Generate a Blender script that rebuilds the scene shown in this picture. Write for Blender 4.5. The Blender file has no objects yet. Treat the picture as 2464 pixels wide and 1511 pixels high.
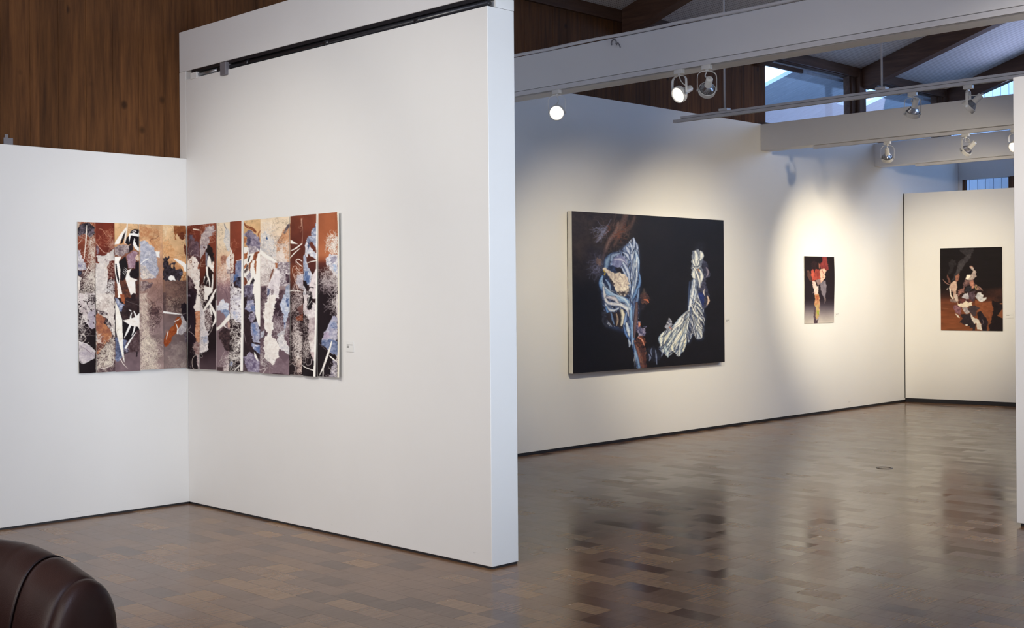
import bpy, bmesh, math, random
import numpy as np
from mathutils import Vector, Matrix

# ------------------------------------------------------------------ camera
SC = bpy.context.scene
COL = SC.collection
cam_data = bpy.data.cameras.new('camera')
cam = bpy.data.objects.new('camera', cam_data)
COL.objects.link(cam)
YAW, ROLL = 0.783924, 0.00840449
fw = Vector((math.cos(YAW), math.sin(YAW), 0))
rt = Vector((math.sin(YAW), -math.cos(YAW), 0))
up = Vector((0, 0, 1))
rt2 = rt * math.cos(ROLL) - up * math.sin(ROLL)
up2 = up * math.cos(ROLL) + rt * math.sin(ROLL)
m3 = Matrix((rt2, up2, -fw)).transposed()
cam.matrix_world = Matrix.Translation((0, 0, 1.45)) @ m3.to_4x4()
cam_data.sensor_width = 36.0
cam_data.lens = 2965.09 * 36.0 / 2464.0
cam_data.shift_y = -(755.5 - 705.576) / 2464.0
cam_data.clip_start = 0.05
SC.camera = cam

# ------------------------------------------------------------------ exposure, sky, large lights
SC.view_settings.view_transform = 'Standard'
SC.view_settings.look = 'None'
SC.view_settings.exposure = 0.0
SC.view_settings.gamma = 1.0
SC.view_settings.use_curve_mapping = False

world = bpy.data.worlds.new('sky')
SC.world = world
world.use_nodes = True
bg = world.node_tree.nodes['Background']
bg.inputs['Color'].default_value = (0.36, 0.58, 1.0, 1)
bg.inputs['Strength'].default_value = 5.2


def aim(o, d):
    o.rotation_euler = Vector(d).to_track_quat('-Z', 'Y').to_euler()


def area(name, loc, d, sx, sy, power, col, portal=False, spread=180):
    L = bpy.data.lights.new(name, 'AREA')
    L.shape = 'RECTANGLE'
    L.size, L.size_y = sx, sy
    L.energy = power
    L.color = col
    L.spread = math.radians(spread)
    if portal:
        L.cycles.is_portal = True
    o = bpy.data.objects.new(name, L)
    COL.objects.link(o)
    o.location = loc
    aim(o, d)
    return o


def spot(name, loc, target, power, col=(1.0, 0.87, 0.70), ang=50, blend=0.9, r=0.05):
    L = bpy.data.lights.new(name, 'SPOT')
    L.energy = power
    L.color = col
    L.spot_size = math.radians(ang)
    L.spot_blend = blend
    L.shadow_soft_size = r
    o = bpy.data.objects.new(name, L)
    COL.objects.link(o)
    o.location = loc
    aim(o, Vector(target) - Vector(loc))
    return o


# added area light for daylight from the right, before a blank panel
area('daylight_fill_south', (4.3, -1.36, 1.75), (0.02, 1, 0.0), 2.6, 2.6, 32, (0.76, 0.865, 1.0), spread=52)
# added fill light left of the camera, evens out the partition face
area('fill_west', (-3.54, 4.2, 2.0), (1, 0.0, -0.03), 5.0, 2.6, 130, (1.0, 0.93, 0.86))
# added bluish fill high on the west side, brightens the beam faces
area('fill_high', (-3.54, 1.6, 5.0), (1, 0.10, -0.12), 4.4, 1.0, 185, (0.66, 0.74, 1.0))
# daylight through the gable glazing of the far end wall
area('daylight_gable', (16.42, 5.2, 3.95), (-1, -0.10, 0.34), 3.6, 0.75, 22, (0.60, 0.66, 1.0), spread=110)
# track spotlights outside the frame, aimed at works and walls, plus a floor fill
WARM = (1.0, 0.86, 0.63)
spot('spot_paper_left', (2.3, 5.2, 3.05), (4.05, 7.69, 1.45), 18, WARM, 62, 1.0)
spot('spot_paper_right', (1.9, 5.9, 3.05), (4.5, 6.75, 1.5), 84, (1.0, 0.94, 0.82), 66, 1.0)
spot('spot_partition', (1.7, 4.2, 3.05), (4.5, 5.6, 1.5), 180, (1.0, 0.975, 0.88), 84, 1.0)
spot('fill_floor_left', (2.5, 4.9, 3.1), (2.9, 5.3, 0.0), 85, (1.0, 0.90, 0.74), 105, 1.0)  # broad downlight added to brighten the left floor
spot('spot_planks', (3.2, 4.6, 3.1), (3.4, 7.78, 2.75), 16, (1.0, 0.76, 0.50), 80, 1.0)
spot('spot_near_right', (5.0, 1.6, 3.05), (7.51, 2.8, 1.5), 330, (1.0, 0.93, 0.86), 70, 1.0)
spot('spot_long_wall', (10.6, 3.3, 2.95), (11.6, 7.69, 1.4), 240, WARM, 70, 1.0)
# track spotlights hidden behind the partition and above the frame, aimed at the far works
spot('spot_corner', (11.6, 4.2, 3.0), (14.1, 7.69, 1.5), 380, WARM, 60, 1.0)
spot('spot_far', (11.9, 4.9, 3.0), (15.0, 7.0, 1.5), 225, WARM, 60, 1.0)

# ------------------------------------------------------------------ materials
def lin(c):
    return tuple(((v / 255.0) / 12.92 if v / 255.0 <= 0.04045 else ((v / 255.0 + 0.055) / 1.055) ** 2.4) for v in c)


class NT:
    def __init__(self, name):
        self.m = bpy.data.materials.new(name)
        self.m.use_nodes = True
        self.n = self.m.node_tree.nodes
        self.l = self.m.node_tree.links
        self.p = self.n['Principled BSDF']

    def node(self, t, **kw):
        x = self.n.new(t)
        for k, v in kw.items():
            setattr(x, k, v)
        return x

    def link(self, a, b):
        self.l.new(a, b)

    def setp(self, **kw):
        for k, v in kw.items():
            self.p.inputs[k.replace('_', ' ')].default_value = v

    def coords(self, scale=(1, 1, 1), rot=(0, 0, 0)):
        g = self.node('ShaderNodeNewGeometry')
        mp = self.node('ShaderNodeMapping')
        mp.inputs['Scale'].default_value = scale
        mp.inputs['Rotation'].default_value = rot
        self.link(g.outputs['Position'], mp.inputs['Vector'])
        return mp.outputs['Vector']

    def objcoords(self, scale=(1, 1, 1)):
        g = self.node('ShaderNodeTexCoord')
        mp = self.node('ShaderNodeMapping')
        mp.inputs['Scale'].default_value = scale
        self.link(g.outputs['Object'], mp.inputs['Vector'])
        return mp.outputs['Vector']

    def noise(self, vec, scale=5, detail=4, rough=0.55):
        x = self.node('ShaderNodeTexNoise')
        x.inputs['Scale'].default_value = scale
        x.inputs['Detail'].default_value = detail
        x.inputs['Roughness'].default_value = rough
        self.link(vec, x.inputs['Vector'])
        return x.outputs['Fac']

    def ramp(self, fac, stops):
        x = self.node('ShaderNodeValToRGB')
        e = x.color_ramp.elements
        while len(e) < len(stops):
            e.new(0.5)
        for i, (p, c) in enumerate(stops):
            e[i].position = p
            e[i].color = (*c, 1) if len(c) == 3 else c
        self.link(fac, x.inputs['Fac'])
        return x.outputs['Color']

    def mix(self, fac, a, b, blend='MIX'):
        x = self.node('ShaderNodeMix', data_type='RGBA', blend_type=blend)
        for s, v in ((x.inputs['Factor'], fac), (x.inputs['A'], a), (x.inputs['B'], b)):
            if isinstance(v, (int, float)):
                s.default_value = v
            elif isinstance(v, tuple):
                s.default_value = (*v, 1) if len(v) == 3 else v
            else:
                self.link(v, s)
        return x.outputs['Result']

    def math(self, op, a, b=None):
        x = self.node('ShaderNodeMath', operation=op)
        for s, v in zip(x.inputs, (a, b)):
            if v is None:
                continue
            if isinstance(v, (int, float)):
                s.default_value = v
            else:
                self.link(v, s)
        return x.outputs['Value']

    def bump(self, h, strength=0.2, dist=0.01):
        b = self.node('ShaderNodeBump')
        b.inputs['Strength'].default_value = strength
        b.inputs['Distance'].default_value = dist
        self.link(h, b.inputs['Height'])
        self.link(b.outputs['Normal'], self.p.inputs['Normal'])

    def color(self, c):
        self.link(c, self.p.inputs['Base Color'])


def plain(name, col, rough=0.5, metal=0.0, var=0.06, scale=8):
    t = NT(name)
    f = t.noise(t.objcoords(), scale, 4)
    t.color(t.ramp(f, [(0.3, tuple(v * (1 - var) for v in col)), (0.7, tuple(min(1, v * (1 + var)) for v in col))]))
    t.setp(Roughness=rough, Metallic=metal)
    return t.m


def mat_paint(name, col, rough=0.6):
    t = NT(name)
    v = t.coords()
    f = t.noise(v, 1.3, 5)
    f2 = t.noise(v, 60, 3)
    c = t.ramp(f, [(0.3, tuple(x * 0.97 for x in col)), (0.7, col)])
    # faint scuffs near the floor
    sep = t.node('ShaderNodeSeparateXYZ')
    g = t.node('ShaderNodeNewGeometry')
    t.link(g.outputs['Position'], sep.inputs['Vector'])
    sc = t.noise(t.coords((1.5, 1.5, 9)), 3.0, 7, 0.75)
    low = t.math('MULTIPLY', t.math('LESS_THAN', sep.outputs['Z'], 0.10), t.math('GREATER_THAN', sc, 0.66))
    c = t.mix(t.math('MULTIPLY', low, 0.35), c, tuple(x * 0.55 for x in col))
    t.color(c)
    t.bump(f2, 0.05, 0.004)
    t.setp(Roughness=rough)
    return t.m


def mat_floor():
    t = NT('parquet')
    # brick pattern: rows run along y, blocks about 0.12 x 0.20 m
    v = t.coords((1, 1, 1), (0, 0, math.radians(90)))
    br = t.node('ShaderNodeTexBrick')
    br.offset = 0.37
    br.offset_frequency = 3
    br.squash = 1.35
    br.squash_frequency = 4
    t.link(v, br.inputs['Vector'])
    br.inputs['Scale'].default_value = 1.0
    br.inputs['Brick Width'].default_value = 0.215
    br.inputs['Row Height'].default_value = 0.1195
    br.inputs['Mortar Size'].default_value = 0.0016
    br.inputs['Mortar Smooth'].default_value = 0.35
    br.inputs['Bias'].default_value = 0.0
    br.inputs['Color1'].default_value = (0, 0, 0, 1)
    br.inputs['Color2'].default_value = (1, 1, 1, 1)
    br.inputs['Mortar'].default_value = (0.5, 0.5, 0.5, 1)
    tone = t.ramp(br.outputs['Color'], [(0.0, (0.088, 0.042, 0.021)), (0.30, (0.138, 0.070, 0.036)), (0.7, (0.172, 0.090, 0.046)), (1.0, (0.240, 0.136, 0.066))])
    # fingers inside each block run along x
    grain = t.noise(t.coords((5.0, 75, 1)), 1.0, 2, 0.5)
    tone = t.mix(0.5, tone, t.ramp(grain, [(0.32, (0.62, 0.60, 0.58)), (0.68, (1.22, 1.2, 1.18))]), 'MULTIPLY')
    blot = t.noise(t.coords((0.6, 0.6, 1)), 1.2, 4, 0.55)
    tone = t.mix(0.4, tone, t.ramp(blot, [(0.3, (0.82, 0.82, 0.84)), (0.7, (1.14, 1.11, 1.06))]), 'MULTIPLY')
    # scattered scratches and dark nicks
    nick = t.noise(t.coords((12, 34, 1)), 1.0, 2, 0.6)
    tone = t.mix(t.math('MULTIPLY', t.math('GREATER_THAN', nick, 0.80), 0.5), tone, (0.06, 0.04, 0.035))
    tone = t.mix(t.math('MULTIPLY', br.outputs['Fac'], 0.65), tone, (0.05, 0.032, 0.025))
    t.color(tone)
    wear = t.noise(t.coords((1, 1, 1)), 2.2, 5, 0.65)
    rr = t.node('ShaderNodeMapRange')
    rr.inputs['To Min'].default_value = 0.12
    rr.inputs['To Max'].default_value = 0.24
    t.link(wear, rr.inputs['Value'])
    gl = t.node('ShaderNodeMapRange')
    gl.inputs['To Min'].default_value = -0.04
    gl.inputs['To Max'].default_value = 0.09
    t.link(br.outputs['Color'], gl.inputs['Value'])
    t.link(t.math('ADD', rr.outputs['Result'], gl.outputs['Result']), t.p.inputs['Roughness'])
    sp = t.node('ShaderNodeMapRange')
    sp.inputs['To Min'].default_value = 0.24
    sp.inputs['To Max'].default_value = 0.41
    t.link(br.outputs['Color'], sp.inputs['Value'])
    gap = t.math('SUBTRACT', 1.0, t.math('MULTIPLY', br.outputs['Fac'], 0.7))
    gmod = t.node('ShaderNodeMapRange')
    gmod.inputs['From Min'].default_value = 0.3
    gmod.inputs['From Max'].default_value = 0.7
    gmod.inputs['To Min'].default_value = 0.72
    gmod.inputs['To Max'].default_value = 1.12
    t.link(grain, gmod.inputs['Value'])
    t.link(t.math('MULTIPLY', t.math('MULTIPLY', sp.outputs['Result'], gap), gmod.outputs['Result']), t.p.inputs['Specular IOR Level'])
    h = t.math('ADD', t.math('MULTIPLY', t.noise(t.coords((2.0, 5, 1)), 1.0, 1), 0.8), t.math('MULTIPLY', br.outputs['Fac'], -0.25))
    t.bump(h, 0.05, 0.003)
    return t.m


def mat_planks(name, dark, light, board=0.19):
    t = NT(name)
    g = t.node('ShaderNodeNewGeometry')
    sep = t.node('ShaderNodeSeparateXYZ')
    t.link(g.outputs['Position'], sep.inputs['Vector'])
    idx = t.math('FLOOR', t.math('DIVIDE', t.math('ADD', sep.outputs['X'], 10.0), board))
    wn = t.node('ShaderNodeTexWhiteNoise', noise_dimensions='1D')
    t.link(idx, wn.inputs['W'])
    comb = t.node('ShaderNodeCombineXYZ')
    t.link(t.math('ADD', t.math('MULTIPLY', sep.outputs['X'], 16), t.math('MULTIPLY', idx, 7.3)), comb.inputs['X'])
    t.link(t.math('MULTIPLY', sep.outputs['Z'], 1.1), comb.inputs['Z'])
    t.link(t.math('MULTIPLY', idx, 3.1), comb.inputs['Y'])
    gr = t.noise(comb.outputs['Vector'], 1.6, 6, 0.65)
    c = t.ramp(gr, [(0.30, dark), (0.72, light)])
    c = t.mix(0.85, c, t.ramp(wn.outputs['Value'], [(0, (0.72, 0.70, 0.68)), (1, (1.25, 1.22, 1.2))]), 'MULTIPLY')
    # knots
    cb2 = t.node('ShaderNodeCombineXYZ')
    t.link(t.math('ADD', t.math('MULTIPLY', sep.outputs['X'], 4.2), t.math('MULTIPLY', idx, 1.7)), cb2.inputs['X'])
    t.link(t.math('MULTIPLY', sep.outputs['Z'], 3.4), cb2.inputs['Z'])
    vo = t.node('ShaderNodeTexVoronoi')
    vo.inputs['Scale'].default_value = 1.0
    t.link(cb2.outputs['Vector'], vo.inputs['Vector'])
    kn = t.ramp(vo.outputs['Distance'], [(0.05, (1, 1, 1)), (0.13, (0, 0, 0))])
    c = t.mix(t.math('MULTIPLY', kn, 0.75), c, tuple(v * 0.28 for v in dark))
    t.color(c)
    t.bump(gr, 0.12, 0.006)
    t.setp(Roughness=0.7, Specular_IOR_Level=0.15)
    return t.m


def mat_dots(name, col):
    t = NT(name)
    v = t.coords((1 / 0.027, 1 / 0.027, 0))
    fr = t.node('ShaderNodeVectorMath', operation='FRACTION')
    t.link(v, fr.inputs[0])
    sb = t.node('ShaderNodeVectorMath', operation='SUBTRACT')
    t.link(fr.outputs['Vector'], sb.inputs[0])
    sb.inputs[1].default_value = (0.5, 0.5, 0)
    ln = t.node('ShaderNodeVectorMath', operation='LENGTH')
    t.link(sb.outputs['Vector'], ln.inputs[0])
    d = t.math('LESS_THAN', ln.outputs['Value'], 0.26)
    base = t.ramp(t.noise(t.coords(), 2, 4), [(0.3, tuple(x * 0.93 for x in col)), (0.7, col)])
    t.color(t.mix(t.math('MULTIPLY', d, 0.62), base, (0.05, 0.05, 0.05)))
    t.setp(Roughness=0.85)
    return t.m


def mat_wood(name, dark, light, axis='y'):
    t = NT(name)
    s = {'x': (1.2, 14, 14), 'y': (14, 1.2, 14), 'z': (14, 14, 1.2)}[axis]
    f = t.noise(t.coords(s), 1.5, 6, 0.65)
    t.color(t.ramp(f, [(0.3, dark), (0.7, light)]))
    t.bump(f, 0.15, 0.005)
    t.setp(Roughness=0.65, Specular_IOR_Level=0.2)
    return t.m


def mat_leather():
    t = NT('brown_leather')
    v = t.objcoords()
    f = t.noise(v, 6, 5)
    vo = t.node('ShaderNodeTexVoronoi')
    vo.inputs['Scale'].default_value = 260
    t.link(v, vo.inputs['Vector'])
    t.color(t.ramp(f, [(0.3, (0.034, 0.0125, 0.0095)), (0.7, (0.052, 0.020, 0.0145))]))
    t.bump(vo.outputs['Distance'], 0.12, 0.002)
    t.setp(Roughness=0.42, Specular_IOR_Level=0.38)
    return t.m


def mat_vcol(name, rough=0.6, spec=0.3):
    t = NT(name)
    a = t.node('ShaderNodeAttribute', attribute_name='paint')
    f = t.noise(t.objcoords(), 320, 2)
    t.color(t.mix(0.12, a.outputs['Color'], t.ramp(f, [(0.3, (0.8, 0.8, 0.8)), (0.7, (1.15, 1.15, 1.15))]), 'MULTIPLY'))
    t.setp(Roughness=rough, Specular_IOR_Level=spec)
    return t.m


def mat_lens(name, strength, col=(1.0, 0.93, 0.82)):
    t = NT(name)
    v = t.objcoords()
    vo = t.node('ShaderNodeTexVoronoi')
    vo.inputs['Scale'].default_value = 120
    t.link(v, vo.inputs['Vector'])
    t.bump(vo.outputs['Distance'], 0.3, 0.003)
    t.setp(Base_Color=(0.8, 0.8, 0.8, 1), Roughness=0.12)
    if strength > 0:
        tc = t.node('ShaderNodeTexCoord')
        sep = t.node('ShaderNodeSeparateXYZ')
        t.link(tc.outputs['Object'], sep.inputs['Vector'])
        r2 = t.math('ADD', t.math('POWER', sep.outputs['X'], 2.0), t.math('POWER', sep.outputs['Y'], 2.0))
        fall = t.math('POWER', 2.718, t.math('MULTIPLY', r2, -1.0 / 0.024 ** 2))
        cell = t.math('ADD', 0.55, t.math('MULTIPLY', vo.outputs['Distance'], 0.9))
        t.link(t.math('ADD', t.math('MULTIPLY', fall, strength), t.math('MULTIPLY', cell, 0.75)), t.p.inputs['Emission Strength'])
        t.setp(Emission_Color=(*col, 1))
    return t.m


def mat_chrome():
    t = NT('fluted_reflector')
    tc = t.node('ShaderNodeTexCoord')
    sep = t.node('ShaderNodeSeparateXYZ')
    t.link(tc.outputs['Object'], sep.inputs['Vector'])
    ang = t.math('ARCTAN2', sep.outputs['Y'], sep.outputs['X'])
    w = t.math('SINE', t.math('MULTIPLY', ang, 44.0))
    t.color(t.ramp(t.math('ADD', t.math('MULTIPLY', w, 0.5), 0.5), [(0.1, (0.18, 0.18, 0.20)), (0.8, (0.80, 0.80, 0.83))]))
    t.bump(w, 0.5, 0.003)
    t.setp(Metallic=1.0, Roughness=0.16)
    return t.m


def mat_glass():
    t = NT('window_glass')
    out = t.n['Material Output']
    tr = t.node('ShaderNodeBsdfTransparent')
    gl = t.node('ShaderNodeBsdfGlossy')
    gl.inputs['Roughness'].default_value = 0.02
    fr = t.node('ShaderNodeLayerWeight')
    fr.inputs['Blend'].default_value = 0.12
    mx = t.node('ShaderNodeMixShader')
    t.link(t.math('MULTIPLY', fr.outputs['Facing'], 0.6), mx.inputs['Fac'])
    t.link(tr.outputs['BSDF'], mx.inputs[1])
    t.link(gl.outputs['BSDF'], mx.inputs[2])
    t.link(mx.outputs['Shader'], out.inputs['Surface'])
    return t.m


WHITE = mat_paint('white_wall_paint', (0.79, 0.785, 0.775))
BEAMW = mat_paint('white_beam_paint', (0.74, 0.735, 0.74), 0.55)
FLOOR = mat_floor()
PLANK = mat_planks('cedar_planks', (0.052, 0.021, 0.008), (0.150, 0.062, 0.020))
TILE = mat_dots('perforated_acoustic_tile', (0.66, 0.66, 0.68))
DARKWOOD = mat_wood('dark_stained_beam', (0.060, 0.031, 0.021), (0.115, 0.062, 0.043), 'y')
DARKWOODX = mat_wood('dark_stained_header', (0.060, 0.032, 0.021), (0.125, 0.070, 0.047), 'x')
DARKWOODZ = mat_wood('dark_stained_post', (0.060, 0.032, 0.021), (0.125, 0.070, 0.047), 'z')
BLACK = plain('black_base', (0.012, 0.012, 0.016), 0.5)
BLACKM = plain('black_conduit_paint', (0.014, 0.014, 0.018), 0.32)
STEEL = plain('galvanised_steel', (0.42, 0.44, 0.47), 0.35, 0.9)
LAMPW = plain('cream_white_lamp_enamel', (0.72, 0.70, 0.66), 0.32)
TRACKW = plain('white_track_enamel', (0.66, 0.65, 0.66), 0.4)
GREYP = plain('grey_plastic', (0.16, 0.15, 0.17), 0.5)
LEATHER = mat_leather()
SEAM = plain('dark_leather_piping', (0.020, 0.009, 0.009), 0.35)
CHROME = mat_chrome()
LENS_ON = mat_lens('lit_lens', 26)
LENS_SOFT = mat_lens('lit_lens_side', 9)
LENS_OFF = mat_lens('unlit_lens', 0)
GLASS = mat_glass()
SOFFIT = mat_wood('pale_blue_soffit_boards', (0.42, 0.48, 0.56), (0.56, 0.62, 0.70), 'y')
FENCE = mat_wood('pale_blue_vertical_boards', (0.62, 0.70, 0.80), (0.70, 0.78, 0.88), 'z')
GROUND = plain('exterior_paving', (0.46, 0.47, 0.48), 0.9)
CANVAS = plain('raw_canvas_edge', (0.66, 0.64, 0.60), 0.8)
PAPER = plain('ivory_paper', (0.80, 0.78, 0.73), 0.7)
CARD = plain('label_card', (0.74, 0.74, 0.73), 0.6)
INK = plain('label_ink', (0.10, 0.10, 0.10), 0.7)
BRASS = plain('tarnished_brass', (0.13, 0.10, 0.075), 0.4, 0.6)
ART = mat_vcol('painted_surface', 0.45, 0.35)
ARTP = mat_vcol('printed_paper', 0.65, 0.15)


# ------------------------------------------------------------------ geometry helpers
def link_mesh(name, bm, mat, parent=None, smooth=False):
    me = bpy.data.meshes.new(name)
    bmesh.ops.recalc_face_normals(bm, faces=bm.faces[:])
    bm.to_mesh(me)
    bm.free()
    me.materials.append(mat)
    if smooth:
        for p in me.polygons:
            p.use_smooth = True
    o = bpy.data.objects.new(name, me)
    COL.objects.link(o)
    if parent is not None:
        o.parent = parent
    return o


def add_box(bm, lo, hi, mat=None, bevel=0.0):
    lo, hi = Vector(lo), Vector(hi)
    r = bmesh.ops.create_cube(bm, size=1.0)
    for v in r['verts']:
        v.co = Vector((lo[i] + (v.co[i] + 0.5) * (hi[i] - lo[i]) for i in range(3)))
        if mat is not None:
            v.co = mat @ v.co
    if bevel > 0:
        es = list({e for v in r['verts'] for e in v.link_edges})
        bmesh.ops.bevel(bm, geom=es, offset=bevel, segments=2, affect='EDGES', profile=0.5)


def add_hexa(bm, pts):
    v = [bm.verts.new(p) for p in pts]
    for f in ((0, 1, 2, 3), (7, 6, 5, 4), (0, 4, 5, 1), (1, 5, 6, 2), (2, 6, 7, 3), (3, 7, 4, 0)):
        bm.faces.new([v[i] for i in f])


def add_tube(bm, pts, r, seg=8, closed=False):
    pts = [Vector(p) for p in pts]
    n = len(pts)
    rings = []
    prev = None
    for i, p in enumerate(pts):
        if closed:
            t = (pts[(i + 1) % n] - pts[i - 1]).normalized()
        else:
            t = (pts[min(i + 1, n - 1)] - pts[max(i - 1, 0)]).normalized()
        if prev is None:
            a = t.orthogonal().normalized()
        else:
            a = (prev - t * prev.dot(t)).normalized()
        prev = a
        b = t.cross(a)
        rings.append([bm.verts.new(p + (a * math.cos(q) + b * math.sin(q)) * r) for q in (2 * math.pi * k / seg for k in range(seg))])
    m = n if closed else n - 1
    for i in range(m):
        A, B = rings[i], rings[(i + 1) % n]
        for k in range(seg):
            bm.faces.new((A[k], A[(k + 1) % seg], B[(k + 1) % seg], B[k]))
    if not closed:
        bm.faces.new(rings[0][::-1])
        bm.faces.new(rings[-1])


def add_lathe(bm, prof, seg=28, cap0=True, cap1=True, mat=None):
    rings = []
    for r, z in prof:
        ring = []
        for k in range(seg):
            a = 2 * math.pi * k / seg
            p = Vector((r * math.cos(a), r * math.sin(a), z))
            if mat is not None:
                p = mat @ p
            ring.append(bm.verts.new(p))
        rings.append(ring)
    for A, B in zip(rings, rings[1:]):
        for k in range(seg):
            bm.faces.new((A[k], A[(k + 1) % seg], B[(k + 1) % seg], B[k]))
    if cap0:
        bm.faces.new(rings[0][::-1])
    if cap1:
        bm.faces.new(rings[-1])


def add_band(bm, pts, nrm, width, thick):
    """flat strip following pts; width along nrm, thickness in the plane"""
    pts = [Vector(p) for p in pts]
    nrm = Vector(nrm).normalized()
    rows = []
    n = len(pts)
    for i, p in enumerate(pts):
        t = (pts[min(i + 1, n - 1)] - pts[max(i - 1, 0)]).normalized()
        s = t.cross(nrm).normalized()
        rows.append([bm.verts.new(p + nrm * a * width / 2 + s * b * thick / 2) for a, b in ((-1, -1), (1, -1), (1, 1), (-1, 1))])
    for A, B in zip(rows, rows[1:]):
        for k in range(4):
            bm.faces.new((A[k], A[(k + 1) % 4], B[(k + 1) % 4], B[k]))
    bm.faces.new(rows[0][::-1])
    bm.faces.new(rows[-1])


def boxes(name, lst, mat, parent=None, bevel=0.0):
    bm = bmesh.new()
    for lo, hi in lst:
        add_box(bm, lo, hi, None, bevel)
    return link_mesh(name, bm, mat, parent)


def struct(o, label=None):
    o['kind'] = 'structure'
    if label:
        o['label'] = label
    return o


def tag(o, label, cat, group=None):
    o['label'] = label
    o['category'] = cat
    if group:
        o['group'] = group
    return o


def empty(name, loc, label, cat, group=None):
    o = bpy.data.objects.new(name, None)
    o.empty_display_size = 0.1
    COL.objects.link(o)
    o.location = loc
    return tag(o, label, cat, group)


def settle(root):
    """parts were modelled in world coordinates: move their meshes under the root"""
    T = Matrix.Translation(-root.location)
    for c in root.children:
        c.data.transform(T)
        for g in c.children:
            g.data.transform(T)
    return root

# ------------------------------------------------------------------ the setting
YW = 7.69      # face of the long gallery wall
YP = 7.78      # face of the plank wall behind it
XB = 4.50      # face of the near partition
K = 0.32       # roof pitch


def zroof(y):
    return 4.21 + K * (YP - y) if y > -0.2 else 4.21 + K * (YP + 0.2) - K * (-0.2 - y)


struct(boxes('floor', [((-3.6, -1.4, -0.1), (16.6, 7.95, 0.0))], FLOOR))
bm = bmesh.new()
add_hexa(bm, [(-3.6, YP + 0.15, zroof(YP + 0.15)), (16.75, YP + 0.15, zroof(YP + 0.15)), (16.75, -0.2, zroof(-0.19)), (-3.6, -0.2, zroof(-0.19)),
              (-3.6, YP + 0.15, zroof(YP + 0.15) + 0.15), (16.75, YP + 0.15, zroof(YP + 0.15) + 0.15), (16.75, -0.2, zroof(-0.19) + 0.15), (-3.6, -0.2, zroof(-0.19) + 0.15)])
add_hexa(bm, [(-3.6, -0.2, zroof(-0.19)), (16.75, -0.2, zroof(-0.19)), (16.75, -1.55, zroof(-1.55)), (-3.6, -1.55, zroof(-1.55)),
              (-3.6, -0.2, zroof(-0.19) + 0.15), (16.75, -0.2, zroof(-0.19) + 0.15), (16.75, -1.55, zroof(-1.55) + 0.15), (-3.6, -1.55, zroof(-1.55) + 0.15)])
struct(link_mesh('ceiling', bm, TILE))

# plank wall, each board with its own small V groove
bm = bmesh.new()
x = -3.6
pts = []
while x < 11.87 - 0.02:
    x2 = min(x + 0.19, 11.87)
    pts += [(x, YP + 0.003), (x + 0.0022, YP), (x2 - 0.0022, YP)]
    x = x2
pts += [(11.87, YP + 0.006), (11.87, YP + 0.15), (-3.6, YP + 0.15)]
lo = [bm.verts.new((a, b, 0.0)) for a, b in pts]
hi = [bm.verts.new((a, b, 4.26)) for a, b in pts]
n = len(pts)
for i in range(n):
    bm.faces.new((lo[i], lo[(i + 1) % n], hi[(i + 1) % n], hi[i]))
struct(link_mesh('wall_back', bm, PLANK))

# plastered gallery walls standing in front of the planks
struct(boxes('wall_left', [((-3.6, YW, 0.012), (XB + 0.19, YP - 0.001, 2.41))], WHITE, None, 0.003))
struct(boxes('wall_right', [((XB + 0.21, YW, 0.025), (16.51, YP - 0.001, 3.305))], WHITE, None, 0.003))
# under the clerestory the outer wall is solid
struct(boxes('wall_outer', [((11.871, YP, 0.0), (16.65, YP + 0.15, 3.30))], DARKWOODX))
# free-standing partition on the left, its panel, head beam and post
struct(boxes('wall_partition', [((XB, 4.652, 0.012), (XB + 0.198, YW - 0.001, 2.962))], WHITE, None, 0.003))
struct(boxes('trim_9', [((XB + 0.06, 4.652, 2.963), (XB + 0.198, YW - 0.001, 3.021))], WHITE))
struct(boxes('trim_10', [((XB, YW + 0.0005, 2.4105), (XB + 0.198, YP - 0.002, 3.021))], WHITE, None, 0.002))
# slightly skewed far wall with the last work
bm = bmesh.new()
pl = [(14.925, 7.683), (15.49, 4.15), (15.60, 4.17), (15.04, 7.683)]
lo = [bm.verts.new((a, b, 0.05)) for a, b in pl]
hi = [bm.verts.new((a, b, 2.70)) for a, b in pl]
bm.faces.new(lo)
bm.faces.new(hi)
for i in range(4):
    bm.faces.new((lo[i], lo[(i + 1) % 4], hi[(i + 1) % 4], hi[i]))
struct(link_mesh('wall_far', bm, WHITE))
# short wall end at the right edge
struct(boxes('wall_near_right', [((7.51, 0.4, 0.02), (7.71, 3.145, 2.745))], WHITE, None, 0.003))
# end wall with its gable glazing
bm = bmesh.new()
XE = 16.52
add_box(bm, (XE, -1.4, 0), (XE + 0.12, YW - 0.05, 2.2))
add_box(bm, (XE, 7.64, 2.2), (XE + 0.12, YW + 0.08, 3.52))
add_box(bm, (XE, -1.4, 2.97), (XE + 0.12, 7.64, 3.52))
add_box(bm, (XE, -1.4, 2.2), (XE + 0.12, 5.6, 2.97))
struct(link_mesh('wall_end', bm, BEAMW))
bm = bmesh.new()
add_box(bm, (XE - 0.01, 6.85, 2.2), (XE + 0.13, 6.965, 2.97))
struct(link_mesh('trim_1', bm, DARKWOODZ))
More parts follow.
